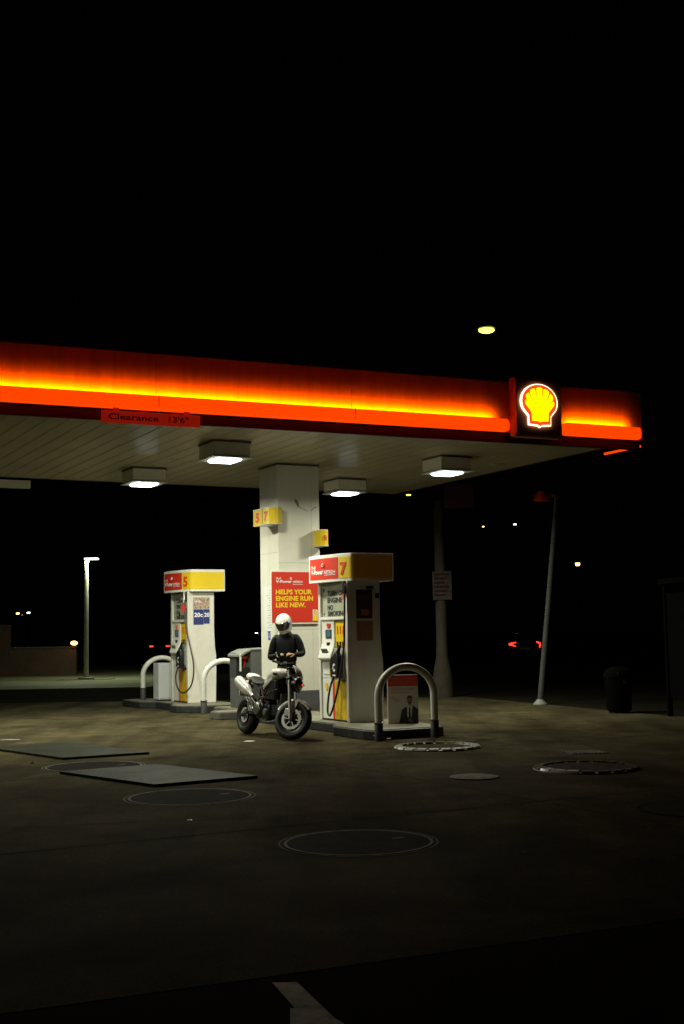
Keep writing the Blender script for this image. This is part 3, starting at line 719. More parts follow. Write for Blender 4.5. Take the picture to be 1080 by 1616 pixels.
# white cabinet behind the far pump
t = empty('equipment_cabinet', W(-.12, 8.75, .15), YAW, 'plain white metal cabinet behind pump 5', 'cabinet')
g = MB(); g.box(0, .42, 0, .35, .03, .84); g.build('body', 'cabwhite', t, bevel=.01)
g = MB(); g.box(.02, .40, -.008, -.001, .06, .81); g.build('door', 'cabwhite', t, bevel=.004)
g = MB(); g.box(.35, .37, -.02, -.009, .42, .50); g.build('handle', 'steel', t)

# service bin
t = empty('service_bin', W(.20, 4.82, .15), YAW, 'grey windscreen service bin with red squeegee beside the column', 'bin')
g = MB(); XZ_ = Matrix(((1, 0, 0, 0), (0, 0, 1, 0), (0, 1, 0, 0), (0, 0, 0, 1)))
g.prism([(0, 0), (.66, 0), (.66, .60), (0, .60)], 0, .6, XZ_)                      # lower cabinet
g.build('lower_cabinet', 'greydark2', t, bevel=.015)
g = MB(); g.prism([(.2, .602), (.66, .602), (.66, 1.12), (.2, 1.12)], 0, .6, XZ_); g.build('upper_cabinet', 'grey', t, bevel=.012)
g = MB(); g.box(.0, .197, .28, .6, .602, 1.08); g.build('niche_back', 'greydark', t)
g = MB(); g.prism([(-.03, 1.05), (.05, 1.10), (.20, 1.155), (.70, 1.175), (.70, 1.125), (.20, 1.122), (-.03, 1.0)], -.03, .63, XZ_); g.build('lid', 'greylight', t, bevel=.01)
g = MB(); g.box(-.035, -.005, -.02, .03, .72, 1.06); g.build('towel_rail', 'white', t, bevel=.008)
g = MB(); g.box(.015, .185, .03, .25, .61, .80); g.build('water_bucket', 'black', t, bevel=.01)
g = MB(); g.tube([(.10, .14, .70), (.13, .12, .98)], .012, 8); g.box(.06, .19, .10, .14, .97, 1.01); o = g.build('squeegee', 'red', t)

# small poster board under the near arch
t = empty('poster_board', W(.58, -.72, .15), YAW - R(20), 'small poster board with man in dark suit, standing under the near hoop guard', 'poster board')
g = MB(); g.box(-.245, .245, 0, .03, .0, .765); g.build('board', 'paperboard', t, bevel=.004)
g = MB(); g.box(-.242, .242, -.003, -.0008, .585, .762); g.build('red_header', 'red', t)
P_ = T(0, -.004, 0)
g = MB(); text(g, 'NEW', -.19, .69, .035, .12, P_); text(g, 'FORMULA', -.19, .62, .045, .27, P_); g.build('header_lettering', 'tanad', t)
g = MB(); text(g, 'HELPS YOUR ENGINE', -.19, .525, .026, .37, P_); text(g, 'RUN LIKE NEW', -.19, .475, .026, .30, P_); text(g, 'Shell', -.19, .41, .02, .06, P_); text(g, 'V-Power', -.19, .375, .024, .14, P_); text(g, 'NITRO+', -.14, .345, .016, .10, P_)
g.build('red_lettering', 'redtype', t)
def flat(name, polys, mt, y):
    g = MB()
    for po in polys: g.prism(po, y, y + .0008, Matrix(((1, 0, 0, 0), (0, 0, 1, 0), (0, 1, 0, 0), (0, 0, 0, 1))))
    g.build(name, mt, t)
def oval(cx, cz, rx, rz, n=20): return [(cx + rx * math.cos(2 * math.pi * i / n), cz + rz * math.sin(2 * math.pi * i / n)) for i in range(n)]
M_['printskin'] = mat('printed skin tone', (.30, .17, .11), .6); M_['printdark'] = mat('printed dark suit', (.02, .02, .028), .5)
flat('suit_print', [[(-.07, .003), (-.045, .12), (-.02, .22), (.04, .26), (.07, .28), (.16, .28), (.2, .25), (.241, .22), (.241, .003)]], 'printdark', -.0028)
flat('shirt_print', [[(.065, .10), (.06, .27), (.09, .30), (.13, .30), (.15, .27), (.13, .10)]], 'paper', -.0042)
flat('tie_print', [[(.088, .08), (.092, .24), (.10, .265), (.115, .24), (.12, .08)]], 'printdark', -.0056)
flat('face_print', [oval(.105, .36, .042, .06), [(.085, .28), (.13, .28), (.125, .33), (.09, .33)]], 'printskin', -.0070)
flat('hair_print', [[(.06, .37), (.062, .41), (.08, .432), (.105, .438), (.13, .432), (.148, .41), (.15, .37), (.142, .39), (.12, .402), (.09, .402), (.068, .39)], [(.066, .35), (.075, .32), (.105, .305), (.135, .32), (.144, .35), (.135, .335), (.105, .33), (.075, .335)]], 'printdark', -.0084)
flat('hand_print', [[(.07, .06), (.10, .09), (.14, .06), (.17, .01), (.12, .005), (.09, .03)]], 'printskin', -.0084)
g = MB(); g.box(-.225, -.19, -.0045, -.0032, .05, .09); g.build('badge_print', 'yellow', t)

# ------------------------------------------------------------------ forecourt covers and plates
def disc(name, x, y, r, lab, cat, grp, kind):
    t = empty(name, (x, y, 0), 0, lab, cat, grp)
    if kind == 'thin':
        g = MB(); g.torus(r, .0, 48, 4, None, 0, prof=[(-.012, .004), (.012, .004), (.012, .0062), (-.012, .0062)]); g.torus(r * 1.08, 0, 48, 4, None, 0, prof=[(-.006, .003), (.006, .003), (.006, .0042), (-.006, .0042)]); g.build('frame_ring', 'ringgrey' if x < 3 else 'coverdark', t)
        g = MB(); g.lathe([(r - .013, .002), (r - .013, .0055), (.0, .0055)], 48, None, 0, False); g.build('lid', 'coverdark', t)
        g = MB()
        for a in (0.4, ): g.box(-.05, .05, -.02, .02, .006, .009, T(math.cos(a) * r * .6, math.sin(a) * r * .6, 0) @ Rot(a, 'Z'))
        for k in range(0): g.box(-.5 * r, .5 * r, k * .1 * r - .006, k * .1 * r + .006, .006, .0075)
        if False: g.lathe([(.085 * r, .0058), (.085 * r, .009), (0, .009)], 16, T(.35 * r, -.3 * r, 0), 0, False)
        g.build('lift_lug', 'ringgrey', t)
    elif kind == 'blocks':
        n = 20
        g = MB(); g.torus(r * .80, 0, 48, 4, None, 0, prof=[(-.01, .002), (r * .205, .002), (r * .20, .012), (0, .014)]); g.build('ring', 'black' if x < 2 else 'blockwhite', t)
        for i in range(n):
            a0 = 2 * math.pi * (i + .12) / n; a1 = 2 * math.pi * (i + .88) / n
            q = [(r * .80, .0145), (r * .81, .038), (r * .97, .032), (r * 1.0, .010), (r * .98, .0125)]
            g = MB(); g.loft([[(rr * math.cos(a0 + (a1 - a0) * k / 3), rr * math.sin(a0 + (a1 - a0) * k / 3), z) for rr, z in q] for k in range(4)])
            g.build('painted_block', 'blockwhite' if x < 2 or i in (11, 12, 13) else 'rust', t)
        g = MB(); g.lathe([(r * .785, .002), (r * .785, .010), (0, .010)], 48, None, 0, False); g.build('lid', 'rust' if x > 2 else 'fore', t)
        if x > 2:
            g = MB()
            for k in range(-8, 9):
                yy = k * r * .090; hl = math.sqrt(max(0, (r * .78) ** 2 - yy ** 2))
                g.box(-hl, hl, yy - .012, yy + .012, .0105, .024, Rot(R(28), 'Z'))
            g.build('grating_bars', 'rust', t)
    return t
GC = 'round tank covers in the forecourt'
disc('tank_cover', -1.56, 12.48, .60, 'round dark cover with pale ring beside the near steel plate', 'manhole cover', GC, 'thin')
disc('tank_cover', .08, 9.63, .56, 'round dark cover with pale ring nearest the camera', 'manhole cover', GC, 'thin')
disc('tank_cover', -3.13, 15.53, .58, 'round dark cover lying between the two steel plates', 'manhole cover', GC, 'thin')
disc('tank_cover', 3.1, 11.05, .50, 'dim dark round cover at the right edge of the forecourt', 'manhole cover', GC, 'thin')
disc('block_ring_cover', 2.74, 14.35, .60, 'round rusty barred cover with white block ring on the right', 'manhole cover', 'round covers ringed with painted blocks', 'blocks')
disc('block_ring_cover', 1.25, 17.21, .60, 'round cover with white block ring nearest the poster board', 'manhole cover', 'round covers ringed with painted blocks', 'blocks')
g = MB(); g.lathe([(.27, .001), (.27, .012), (.25, .016), (0, .016)], 36, None, 0, False)
o = g.build('small_cover', 'ringgrey', None, loc=(1.39, 13.69, 0), smooth=30); tag(o, 'small plain grey round cover in the middle of the forecourt', 'manhole cover')
t = empty('drain_grate', (3.08, 16.16, 0), R(4), 'small slotted drain grate above the rusty round cover', 'drain')
g = MB(); g.box(-.24, .24, -.20, .20, .001, .006); g.build('pit', 'black', t)
g = MB()
for k in range(9): g.box(-.225 + k * .052, -.200 + k * .052, -.19, .19, .007, .016, Matrix(((1, -.25, 0, 0), (0, 1, 0, 0), (0, 0, 1, 0), (0, 0, 0, 1))))
g.build('bars', 'ringgrey', t)
for pts, lab in (([(-5.23, 18.2), (-3.72, 16.42), (-2.67, 16.98), (-4.20, 18.85)], 'steel road plate farther from the camera at the left edge'),
                 ([(-3.38, 14.76), (-2.04, 13.32), (-.99, 13.96), (-2.33, 15.40)], 'steel road plate nearer the camera, beside the ringed cover')):
    g = MB(); g.prism(pts, .002, .032); o = g.build('road_plate', ['plate', 'black'], None)
    o.data.polygons.foreach_set('material_index', [0 if abs(p.normal.z) > .5 else 1 for p in o.data.polygons])
    tag(o, lab, 'steel plate', 'steel plates lying on the forecourt')
# litter
def litter(name, x, y, pts, mt, lab, h=.012):
    g = MB(); n = len(pts); c = (sum(p[0] for p in pts) / n, sum(p[1] for p in pts) / n)
    g.prism(pts, .001, .004); g.add([(*c, h)] + [(px * .8 + c[0] * .2, py * .8 + c[1] * .2, .0045) for px, py in pts], [(0, i + 1, (i + 1) % n + 1) for i in range(n)])
    tag(g.build(name, mt, None, loc=(x, y, 0)), lab, name.replace('_', ' '))
litter('paper_scrap', -1.46, 18.76, [(-.08, -.06), (.06, -.08), (.10, .03), (-.04, .07)], 'paper', 'white paper scrap on the ground in front of the motorcycle')
litter('paper_scrap', -5.33, 19.8, [(-.16, -.05), (.16, -.07), (.18, .05), (-.12, .06)], 'greylight', 'flattened pale paper beyond the far steel plate')
litter('pebble', -4.02, 16.05, [(-.03, -.03), (.03, -.02), (.03, .03), (-.02, .03)], 'black', 'small dark stone in front of the far steel plate', .03)
litter('bottle_cap', -1.37, 10.93, [(-.02, -.02), (.02, -.02), (.02, .02), (-.02, .02)], 'steel', 'tiny shiny cap between the two pale ringed covers', .01)
g = MB()
for k in range(9):
    a = random.random() * 6.28; x = random.uniform(-.10, .10); y = random.uniform(-.05, .05)
    g.prism([(-.05, 0), (-.02, -.025), (.03, -.02), (.055, 0), (.02, .025), (-.03, .02)], 0, .003, T(x, y, .02 + .012 * k % .06) @ Rot(a, 'Z') @ Rot(random.uniform(-.8, .8), 'X'))
tag(g.build('leaf_litter', 'leaf', None, loc=W(-.32, -1.62, .005)), 'dead brown leaves against the near kerb corner', 'leaves')
# ------------------------------------------------------------------ motorcycle
bk = empty('motorcycle', (-1.60, 20.12, 0), 0, 'white and black naked motorcycle parked on its stand beside the pump island', 'motorcycle')
bk.rotation_mode = 'XYZ'; bk.rotation_euler = (R(-7), 0, R(-60.0)); bk.scale = (1.04, 1.0, 1.0)
RX = Rot(math.pi / 2, 'X')
def wheel(name, cx, cz, rr, rt, sy, X, rear):
    root = MB(); root.X = X
    wheel_ = empty(name, (0, 0, 0)); wheel_.parent = bk
    g = MB(); g.X = X; n = 14
    g.torus(rr, rt, 48, 16, T(cx, 0, cz) @ RX, 0, sy); g.build('tyre', 'rubber', wheel_, smooth=60)
    g = MB(); g.X = X
    q = rr - rt * .72
    g.torus(q, 0, 48, 4, T(cx, 0, cz) @ RX, 0, prof=[(-.022, -.05 * sy), (.012, -.06 * sy), (.012, .06 * sy), (-.022, .05 * sy)])
    g.lathe([(.04, -.06), (.045, -.05), (.045, .05), (.04, .06)], 20, T(cx, 0, cz) @ RX)
    for k in range(5 if not rear else 3):
        a = 2 * math.pi * k / (5 if not rear else 3) + .3
        for da in (-.13, .13):
            g.tube([(cx + .03 * math.cos(a), 0, cz + .03 * math.sin(a)), (cx + (q - .01) * math.cos(a + da), 0, cz + (q - .01) * math.sin(a + da))], [.018, .012], 8)
    g.build('rim', 'bikeblack', wheel_, smooth=40)
    for s in ((-1, 1) if not rear else (-1,)):
        g = MB(); g.X = X; ro, ri = (.16, .118) if not rear else (.12, .085)
        g.torus(ri, 0, 48, 4, T(cx, s * .068, cz) @ RX, 0, prof=[(0, -.0025), (ro - ri, -.0025), (ro - ri, .0025), (0, .0025)])
        for k in range(6):
            a = k * math.pi / 3; g.box(.04, ri + .004, -.008, .008, -.002, .002, T(cx, s * .068, cz) @ RX @ Rot(a, 'Z'))
        g.build('brake_disc', 'discmetal', wheel_, smooth=40)
    return wheel_
rwc = (0.0, .305)
wheel('rear_wheel', 0.0, .305, .232, .073, 1.22, Matrix(), True)
FAx, FAz = 1.50, .30
rk = R(24); HX, HZ = 1.20, .98
axis = Vector((-math.sin(rk), 0, math.cos(rk)))
HS = T(HX, 0, HZ) @ Matrix.Rotation(R(36), 4, axis) @ T(-HX, 0, -HZ)
wheel('front_wheel', FAx, FAz, .242, .060, 1.0, HS, False)
def part(name, mt, smooth=45, bevel=0.0, parent=None): 
    return g.build(name, mt, parent or bk, smooth=smooth, bevel=bevel)
# fork
fk = None
for s in (-1, 1):
    g = MB(); g.X = HS; o_ = Vector((FAx, s * .105, FAz)); tp = Vector((HX + .05, s * .105, HZ + .06)); d = tp - o_
    g.tube([tuple(o_ - d * .02), tuple(o_ + d * .05), tuple(o_ + d * .42)], [.026, .028, .026], 12)
    f_ = part('fork_leg', 'forksilver')
    g = MB(); g.X = HS; g.tube([tuple(o_ + d * .40), tuple(o_ + d * 1.03)], .0235, 12); part('fork_tube', 'forksilver', parent=f_)
    g = MB(); g.X = HS; g.box(FAx - .13, FAx - .045, s * .075, s * .105, FAz + .02, FAz + .14); part('brake_caliper', 'alloy', bevel=.01, parent=f_)
g = MB(); g.X = HS
for k in (.80, 1.0):
    p = Vector((FAx, 0, FAz)) + (Vector((HX + .05, 0, HZ + .06)) - Vector((FAx, 0, FAz))) * k
    g.box(-.04, .04, -.135, .135, -.017, .017, T(*p) @ Rot(-rk, 'Y'), ch=.015)
part('triple_clamp', 'bikeblack', bevel=.006)
# axle nut
g = MB(); g.X = HS; g.lathe([(.018, -.15), (.018, .15)], 12, T(FAx, 0, FAz) @ RX); part('axle', 'steel')
# front mudguard: arc over the tyre
g = MB(); g.X = HS; rings = []
for i in range(13):
    a = R(158 - 9.8 * i); wv = .066 * (1 - .35 * abs(i - 6) / 6); ra = .325
    ring = []
    for j in range(9):
        q = math.pi * j / 8; ring.append((FAx + (ra - .045 + .05 * math.sin(q)) * math.cos(a), wv * math.cos(q), FAz + (ra - .045 + .05 * math.sin(q)) * math.sin(a)))
    ring2 = [(x + (FAx - x) * .02, y * .93, z + (FAz - z) * .02) for x, y, z in reversed(ring)]
    rings.append(ring + ring2)
g.loft(rings); 
for s in (-1, 1):
    g.prism([(FAx - .10, FAz + .24), (FAx - .02, FAz + .30), (FAx + .04, FAz + .29), (FAx - .00, FAz + .06), (FAx - .05, FAz + .06)], s * .070 - .004, s * .070 + .004, Matrix(((1, 0, 0, 0), (0, 0, 1, 0), (0, 1, 0, 0), (0, 0, 0, 1))))
part('front_mudguard', 'bikewhite')
# headlight, screen, clocks
g = MB(); g.X = HS
Mh = T(1.40, 0, .84) @ Rot(math.pi / 2, 'Y')
g.lathe([(.05, -.12), (.095, -.08), (.115, -.02), (.118, .03)], 24, Mh @ Matrix.Diagonal((.95, 1.08, 1, 1))); hl = part('headlight', 'bikeblack')
g = MB(); g.X = HS; g.lathe([(.112, .028), (.10, .05), (.06, .068), (.0, .075)], 24, Mh @ Matrix.Diagonal((.95, 1.08, 1, 1))); part('headlight_glass', 'lens', parent=hl)
g = MB(); g.X = HS; g.torus(.114, .008, 30, 8, Mh @ T(0, 0, .03) @ Matrix.Diagonal((.95, 1.08, 1, 1))); part('headlight_ring', 'greydark', parent=hl)
g = MB(); g.X = HS; g.ell((1.475, .035, .86), (.008, .010, .010)); part('painted_red_reflection', 'tail', parent=hl)  # glowing red bead stands in for a reflection on the headlamp glass
g = MB(); g.X = HS; rings = []
for i, (x, z, wv) in enumerate(((1.46, .955, .10), (1.43, 1.02, .105), (1.385, 1.08, .09), (1.33, 1.12, .06))):
    ring = [(x - .05 * (abs(j - 4) / 4) ** 2, wv * (j - 4) / 4, z) for j in range(9)]; rings.append(ring + [(a - .008, b, c - .004) for a, b, c in reversed(ring)])
g.loft(rings); part('fly_screen', 'silver')
g = MB(); g.X = HS; g.box(1.26, 1.34, -.07, .07, 1.03, 1.09, None, 0, .02); part('instrument', 'black', bevel=.01)
# handlebar
hb = [(1.10, -.37, 1.06), (1.13, -.24, 1.08), (1.19, -.13, 1.07), (1.21, 0, 1.06), (1.19, .13, 1.07), (1.13, .24, 1.08), (1.10, .37, 1.06)]
g = MB(); g.X = HS; g.tube(hb, .012, 10); bar_ = part('handlebar', 'bikeblack')
for s in (-1, 1):
    g = MB(); g.X = HS; g.tube([(1.13, s * .25, 1.08), (1.10, s * .375, 1.06)], .018, 10); part('grip', 'rubber', parent=bar_)
    g = MB(); g.X = HS; g.tube([(1.16, s * .22, 1.07), (1.19, s * .27, 1.065), (1.16, s * .38, 1.05)], .007, 8); part('lever', 'alloy', parent=bar_)
    g = MB(); g.X = HS; g.tube([(1.14, s * .23, 1.09), (1.13, s * .27, 1.17)], .006, 8); g.ell((1.125, s * .295, 1.185), (.012, .05, .03)); part('mirror', 'black', parent=bar_)
    g = MB(); g.X = HS; g.tube([(1.35, s * .10, .90), (1.37, s * .19, .90)], .01, 8); g.ell((1.375, s * .21, .90), (.035, .028, .018)); part('front_indicator', 'black')
    g = MB(); g.tube([(-.12, s * .06, .80), (-.13, s * .15, .79)], .009, 8); g.ell((-.13, s * .165, .79), (.03, .025, .016)); part('rear_indicator', 'black')
# tank
g = MB(); rings = []
for x, zb, zt, wv, sh in ((.60, .80, .845, .075, .6), (.66, .775, .90, .115, .8), (.76, .765, .975, .150, .9), (.88, .80, 1.04, .180, 1), (1.00, .87, 1.07, .190, 1), (1.10, .90, 1.06, .175, 1), (1.18, .93, 1.02, .125, 1), (1.215, .92, .975, .08, 1)):
    ring = []
    for j in range(20):
        a = 2 * math.pi * j / 20; cy, sz = math.cos(a), math.sin(a)
        ring.append((x, wv * math.copysign(abs(cy) ** .65, cy), (zb + zt) / 2 + (zt - zb) / 2 * math.copysign(abs(sz) ** .75, sz)))
    rings.append(ring)
g.loft(rings); tk = part('fuel_tank', 'bikewhite', 60)
g = MB(); g.lathe([(.045, 0), (.045, .012), (.035, .018), (0, .018)], 20, T(.96, 0, 1.070)); part('filler_cap', 'black', parent=tk)
for s in (-1, 1):
    g = MB(); g.ell((1.09, s * .172, .975), (.055, .020, .028), None); part('tank_intake', 'black', parent=tk)
    g = MB(); g.loft([[(.62, s * .10, .72), (.62, s * .13, .75), (.64, s * .09, .81)], [(.80, s * .15, .78), (.80, s * .17, .83), (.80, s * .15, .88)], [(1.02, s * .165, .89), (1.04, s * .18, .93), (1.04, s * .16, .97)]])
    part('tank_side_panel', 'bikewhite', 60, parent=tk)
# seat and tail
g = MB(); rings = []
for x, zb, zt, wv in ((.02, .90, .93, .08), (.10, .87, .94, .11), (.22, .82, .905, .13), (.34, .79, .855, .145), (.46, .775, .84, .145), (.58, .77, .85, .11), (.66, .80, .89, .085)):
    rings.append([(x, wv * math.copysign(abs(math.cos(a)) ** .6, math.cos(a)), (zb + zt) / 2 + (zt - zb) / 2 * math.sin(a)) for a in [2 * math.pi * j / 16 for j in range(16)]])
g.loft(rings); part('seat', 'seat', 60)
g = MB(); rings = []
for x, zb, zt, wv in ((-.10, .90, .93, .05), (-.06, .88, .965, .08), (.0, .86, .98, .10), (.08, .855, .965, .115), (.14, .86, .93, .11)):
    rings.append([(x, wv * math.copysign(abs(math.cos(a)) ** .6, math.cos(a)), (zb + zt) / 2 + (zt - zb) / 2 * math.sin(a)) for a in [2 * math.pi * j / 16 for j in range(16)]])
g.loft(rings); part('tail_cowl', 'bikewhite', 60)
for s in (-1, 1):
    g = MB(); g.prism([(.0, .84), (.16, .86), (.13, .70), (.10, .69)], s * .132 - .006, s * .132 + .006, Matrix(((1, 0, 0, 0), (0, 0, 1, 0), (0, 1, 0, 0), (0, 0, 0, 1)))); part('tail_side_panel', 'bikewhite', bevel=.003)
g = MB(); g.box(-.13, -.095, -.05, .05, .885, .925, None, 0, .01); part('tail_light', 'redtype', bevel=.005)
g = MB(); g.prism([(-.05, .86), (.25, .82), (.25, .78), (.0, .78), (-.18, .62), (-.21, .63), (-.10, .80)], -.06, .06, Matrix(((1, 0, 0, 0), (0, 0, 1, 0), (0, 1, 0, 0), (0, 0, 0, 1)))); part('rear_mudguard', 'black', bevel=.01)
g = MB(); g.box(-.225, -.215, -.09, .09, .60, .73, Rot(0, 'Y')); part('number_plate', 'paper')
# silencers, both sides, high
for s in (-1, 1):
    A_, B_ = Vector((.30, s * .175, .66)), Vector((-.06, s * .215, .84)); d = B_ - A_
    Ms = T(*A_) @ d.to_track_quat('Z', 'Y').to_matrix().to_4x4(); L_ = d.length
    g = MB(); g.lathe([(.025, -.12), (.032, -.04), (.066, .03), (.083, .10), (.085, L_ - .06), (.076, L_)], 24, Ms @ Matrix.Diagonal((.92, 1.08, 1, 1))); sl = part('silencer', 'silver')
    g = MB(); g.lathe([(.074, L_ + .001), (.06, L_ + .012), (.03, L_ + .012), (.028, L_ - .05)], 20, Ms @ Matrix.Diagonal((.92, 1.08, 1, 1))); part('end_cap', 'greydark', parent=sl)
    g = MB(); g.tube([(.36, s * .16, .60), (.45, s * .13, .50), (.55, s * .08, .42), (.62, s * .05, .36)], .022, 10); part('exhaust_pipe', 'steel', parent=sl)
# exhaust headers
g = MB(); g.tube([(1.18, -.02, .42), (1.20, -.05, .34), (1.10, -.10, .25), (.85, -.13, .22), (.62, -.10, .27), (.52, -.08, .38)], .021, 10); part('exhaust_header', 'greydark')
g = MB(); g.tube([(.72, .03, .66), (.62, -.09, .66), (.52, -.12, .55), (.50, -.10, .42)], .021, 10); part('exhaust_header', 'greydark')
# trellis frame
g = MB()
for s in (-1, 1):
    a0, a1, a2, a3 = (1.17, s * .05, .95), (1.12, s * .05, .80), (.62, s * .14, .78), (.60, s * .13, .60)
    m1, m2, l1 = (.92, s * .14, .87), (.90, s * .13, .62), (.74, s * .14, .60)
    for p_, q_ in ((a0, m1), (m1, a2), (a1, m2), (a1, m1), (m2, m1), (m1, l1), (a2, l1), (l1, m2), (a2, a3), (l1, a3), (a0, a1)): g.tube([p_, q_], .0135, 8)
    g.tube([(.60, s * .12, .74), (.30, s * .10, .80), (.0, s * .08, .86)], .012, 8); g.tube([(.58, s * .12, .60), (.35, s * .11, .76), (.1, s * .09, .84)], .011, 8)
g.lathe([(.035, -.11), (.035, .11)], 14, T(1.19, 0, .92) @ Rot(-rk, 'Y')); part('trellis_frame', 'bikeblack')
g = MB()
g.tube([(1.00, -.185, .865), (1.16, -.165, .875)], .006, 6); g.tube([(.86, -.172, .655), (1.02, -.15, .72), (1.14, -.12, .745)], .007, 6); part('cable', 'chrome')
# engine
g = MB(); g.box(.50, .94, -.13, .13, .28, .50, None, 0, .03); g.lathe([(.13, -.15), (.14, -.12), (.14, .12), (.13, .15)], 24, T(.62, 0, .42) @ RX); en = part('engine', 'bikeblack', bevel=.015)
g = MB()
for i in range(7): g.box(.93 + .030 * i, .945 + .030 * i, -.09, .09, .34, .50, Rot(R(0), 'Y'))
g.box(.93, 1.17, -.07, .07, .36, .48); g.box(1.13, 1.22, -.095, .095, .335, .505); part('front_cylinder', 'greydark', bevel=.004, parent=en)
g = MB()
for i in range(7): g.box(.66, .82, -.09, .09, .50 + .028 * i, .513 + .028 * i)
g.box(.68, .80, -.07, .07, .48, .70); g.box(.655, .825, -.095, .095, .68, .76); part('rear_cylinder', 'greydark', bevel=.004, parent=en)
g = MB(); g.lathe([(.09, 0), (.10, .01), (.098, .035), (.07, .05), (0, .052)], 28, T(.60, -.148, .43) @ RX); part('clutch_cover', 'alloy', parent=en)
g = MB(); g.lathe([(.055, 0), (.052, .02), (0, .03)], 20, T(.82, -.132, .38) @ RX); part('crankcase_cover', 'alloy', parent=en)
g = MB()
for k in range(6): a = k * math.pi / 3; g.ell((.60 + .085 * math.cos(a), -.188, .43 + .085 * math.sin(a)), (.009, .006, .009), None, 0, 8, 5)
part('cover_bolts', 'chrome', parent=en)
g = MB(); g.box(.70, 1.10, -.05, .05, .20, .285, None, 0, .02); part('sump', 'greydark', bevel=.01, parent=en)
g = MB(); g.box(.84, 1.12, -.145, .145, .58, .875, None, 0, .04); part('air_box', 'black', bevel=.01)
g = MB(); g.box(1.20, 1.235, -.10, .10, .50, .68, None, 0, .005); part('oil_cooler', 'greydark', bevel=.004)
# swingarm
for s in (-1, 1):
    g = MB(); g.tube([(.52, s * .10, .36), (.30, s * .125, .37), (.0, s * .125, .305)], [.03, .028, .026], 10); g.tube([(.45, s * .11, .46), (.20, s * .125, .40), (.03, s * .125, .32)], .018, 8)
    g.lathe([(.03, -.02), (.03, .02)], 12, T(0, s * .13, .305) @ RX); part('swingarm', 'greydark')
g = MB(); g.tube([(.42, .0, .50), (.50, .0, .74)], .035, 12); part('shock_absorber', 'redtype')
# footrest hangers (silver Y brackets) and pegs
for s in (-1, 1):
    g = MB(); 
    g.tube([(.16, s * .16, .70), (.24, s * .165, .56), (.36, s * .165, .45), (.50, s * .15, .40)], [.013, .016, .018, .02], 8)
    g.tube([(.22, s * .16, .60), (.32, s * .168, .42), (.40, s * .165, .34)], [.012, .014, .016], 8)
    g.box(.34, .46, s * .155 - .006, s * .155 + .006, .33, .46)
    hg = part('footrest_hanger', 'alloy')
    g = MB(); g.tube([(.42, s * .16, .36), (.42, s * .25, .36)], .013, 8); part('footrest', 'black', parent=hg)
    g = MB(); g.tube([(.30, s * .17, .50), (.28, s * .24, .52)], .011, 8); part('pillion_footrest', 'black', parent=hg)
g = MB(); g.tube([(.62, .13, .30), (.66, .20, .15), (.68, .245, .012)], .011, 8); g.box(.64, .73, .22, .28, -.004, .006, T(0, 0, .006)); part('side_stand', 'greydark')

# ------------------------------------------------------------------ rider
def skin(chains, sub=1):
    """chains: list of (points with radius, parent index or None); one connected skeleton"""
    V = []; Ed = []; Rr = []; idx = {}
    for ch in chains:
        prev = None
        for key, co, r in ch:
            if key not in idx: idx[key] = len(V); V.append(co); Rr.append(r)
            if prev is not None: Ed.append((idx[prev], idx[key]))
            prev = key
    me = bpy.data.meshes.new('sk'); me.from_pydata(V, Ed, []); o = bpy.data.objects.new('sk', me); C.objects.link(o)
    sm = o.modifiers.new('skin', 'SKIN'); sm.use_smooth_shade = True; sm.branch_smoothing = .6
    if sub: s2 = o.modifiers.new('sub', 'SUBSURF'); s2.levels = sub; s2.render_levels = sub
    sl = me.skin_vertices[0].data
    for i, r in enumerate(Rr):
        sl[i].radius = r if isinstance(r, tuple) else (r, r); sl[i].use_root = (i == 0)
    dg = bpy.context.evaluated_depsgraph_get(); dg.update()
    out = bpy.data.meshes.new_from_object(o.evaluated_get(dg)); bpy.data.objects.remove(o)
    return out
K = 1.0
pel = ('pel', (0, 0, .95), (.165, .115))
ch = [[pel, ('b1', (.0, -.005, 1.08), (.155, .108)), ('b2', (.0, -.005, 1.22), (.17, .115)), ('ch', (.0, .0, 1.34), (.175, .115)), ('nk0', (-.01, -.01, 1.44), (.085, .08)), ('nk', (-.02, -.035, 1.52), (.058, .06)), ('hd', (-.03, -.06, 1.62), (.085, .10)), ('hd2', (-.03, -.055, 1.70), (.07, .085))]]
for s, el, wr in ((-1, (-.285, -.02, 1.02), (-.12, -.24, 1.065)), (1, (.295, -.01, 1.08), (.19, -.23, 1.075))):
    ch.append([('ch',) + ch[0][3][1:], ('sh%d' % s, (s * .18, .0, 1.385), .085), ('ua%d' % s, (s * .24, .01, 1.23), .080), ('el%d' % s, el, .070), ('fa%d' % s, tuple((a + b) / 2 for a, b in zip(el, wr)), .060), ('wr%d' % s, wr, .032)])
    ch.append([pel, ('hip%d' % s, (s * .095, 0, .90), .098), ('th%d' % s, (s * .11, -.01, .70), .082), ('kn%d' % s, (s * .115, -.015, .50), .062), ('cf%d' % s, (s * .12, .01, .34), .056), ('an%d' % s, (s * .125, .02, .10), .042), ('ft%d' % s, (s * .13, -.05, .045), .042), ('to%d' % s, (s * .145, -.16, .035), .036)])
body = skin(ch, 2)
pr_ = empty('person_tmp', (0, 0, 0)); bpy.data.objects.remove(pr_)
g = MB(); g.addmesh(body)
zone = []
for p in body.polygons:
    c = p.center
    if c.z > 1.50: zone.append(2)
    elif c.z < .10: zone.append(3)
    elif c.z > 1.01 or (abs(c.x) > .19 and c.z > .9) or (c.y < -.13 and c.z > .8): zone.append(0)
    else: zone.append(1)
g.m = zone
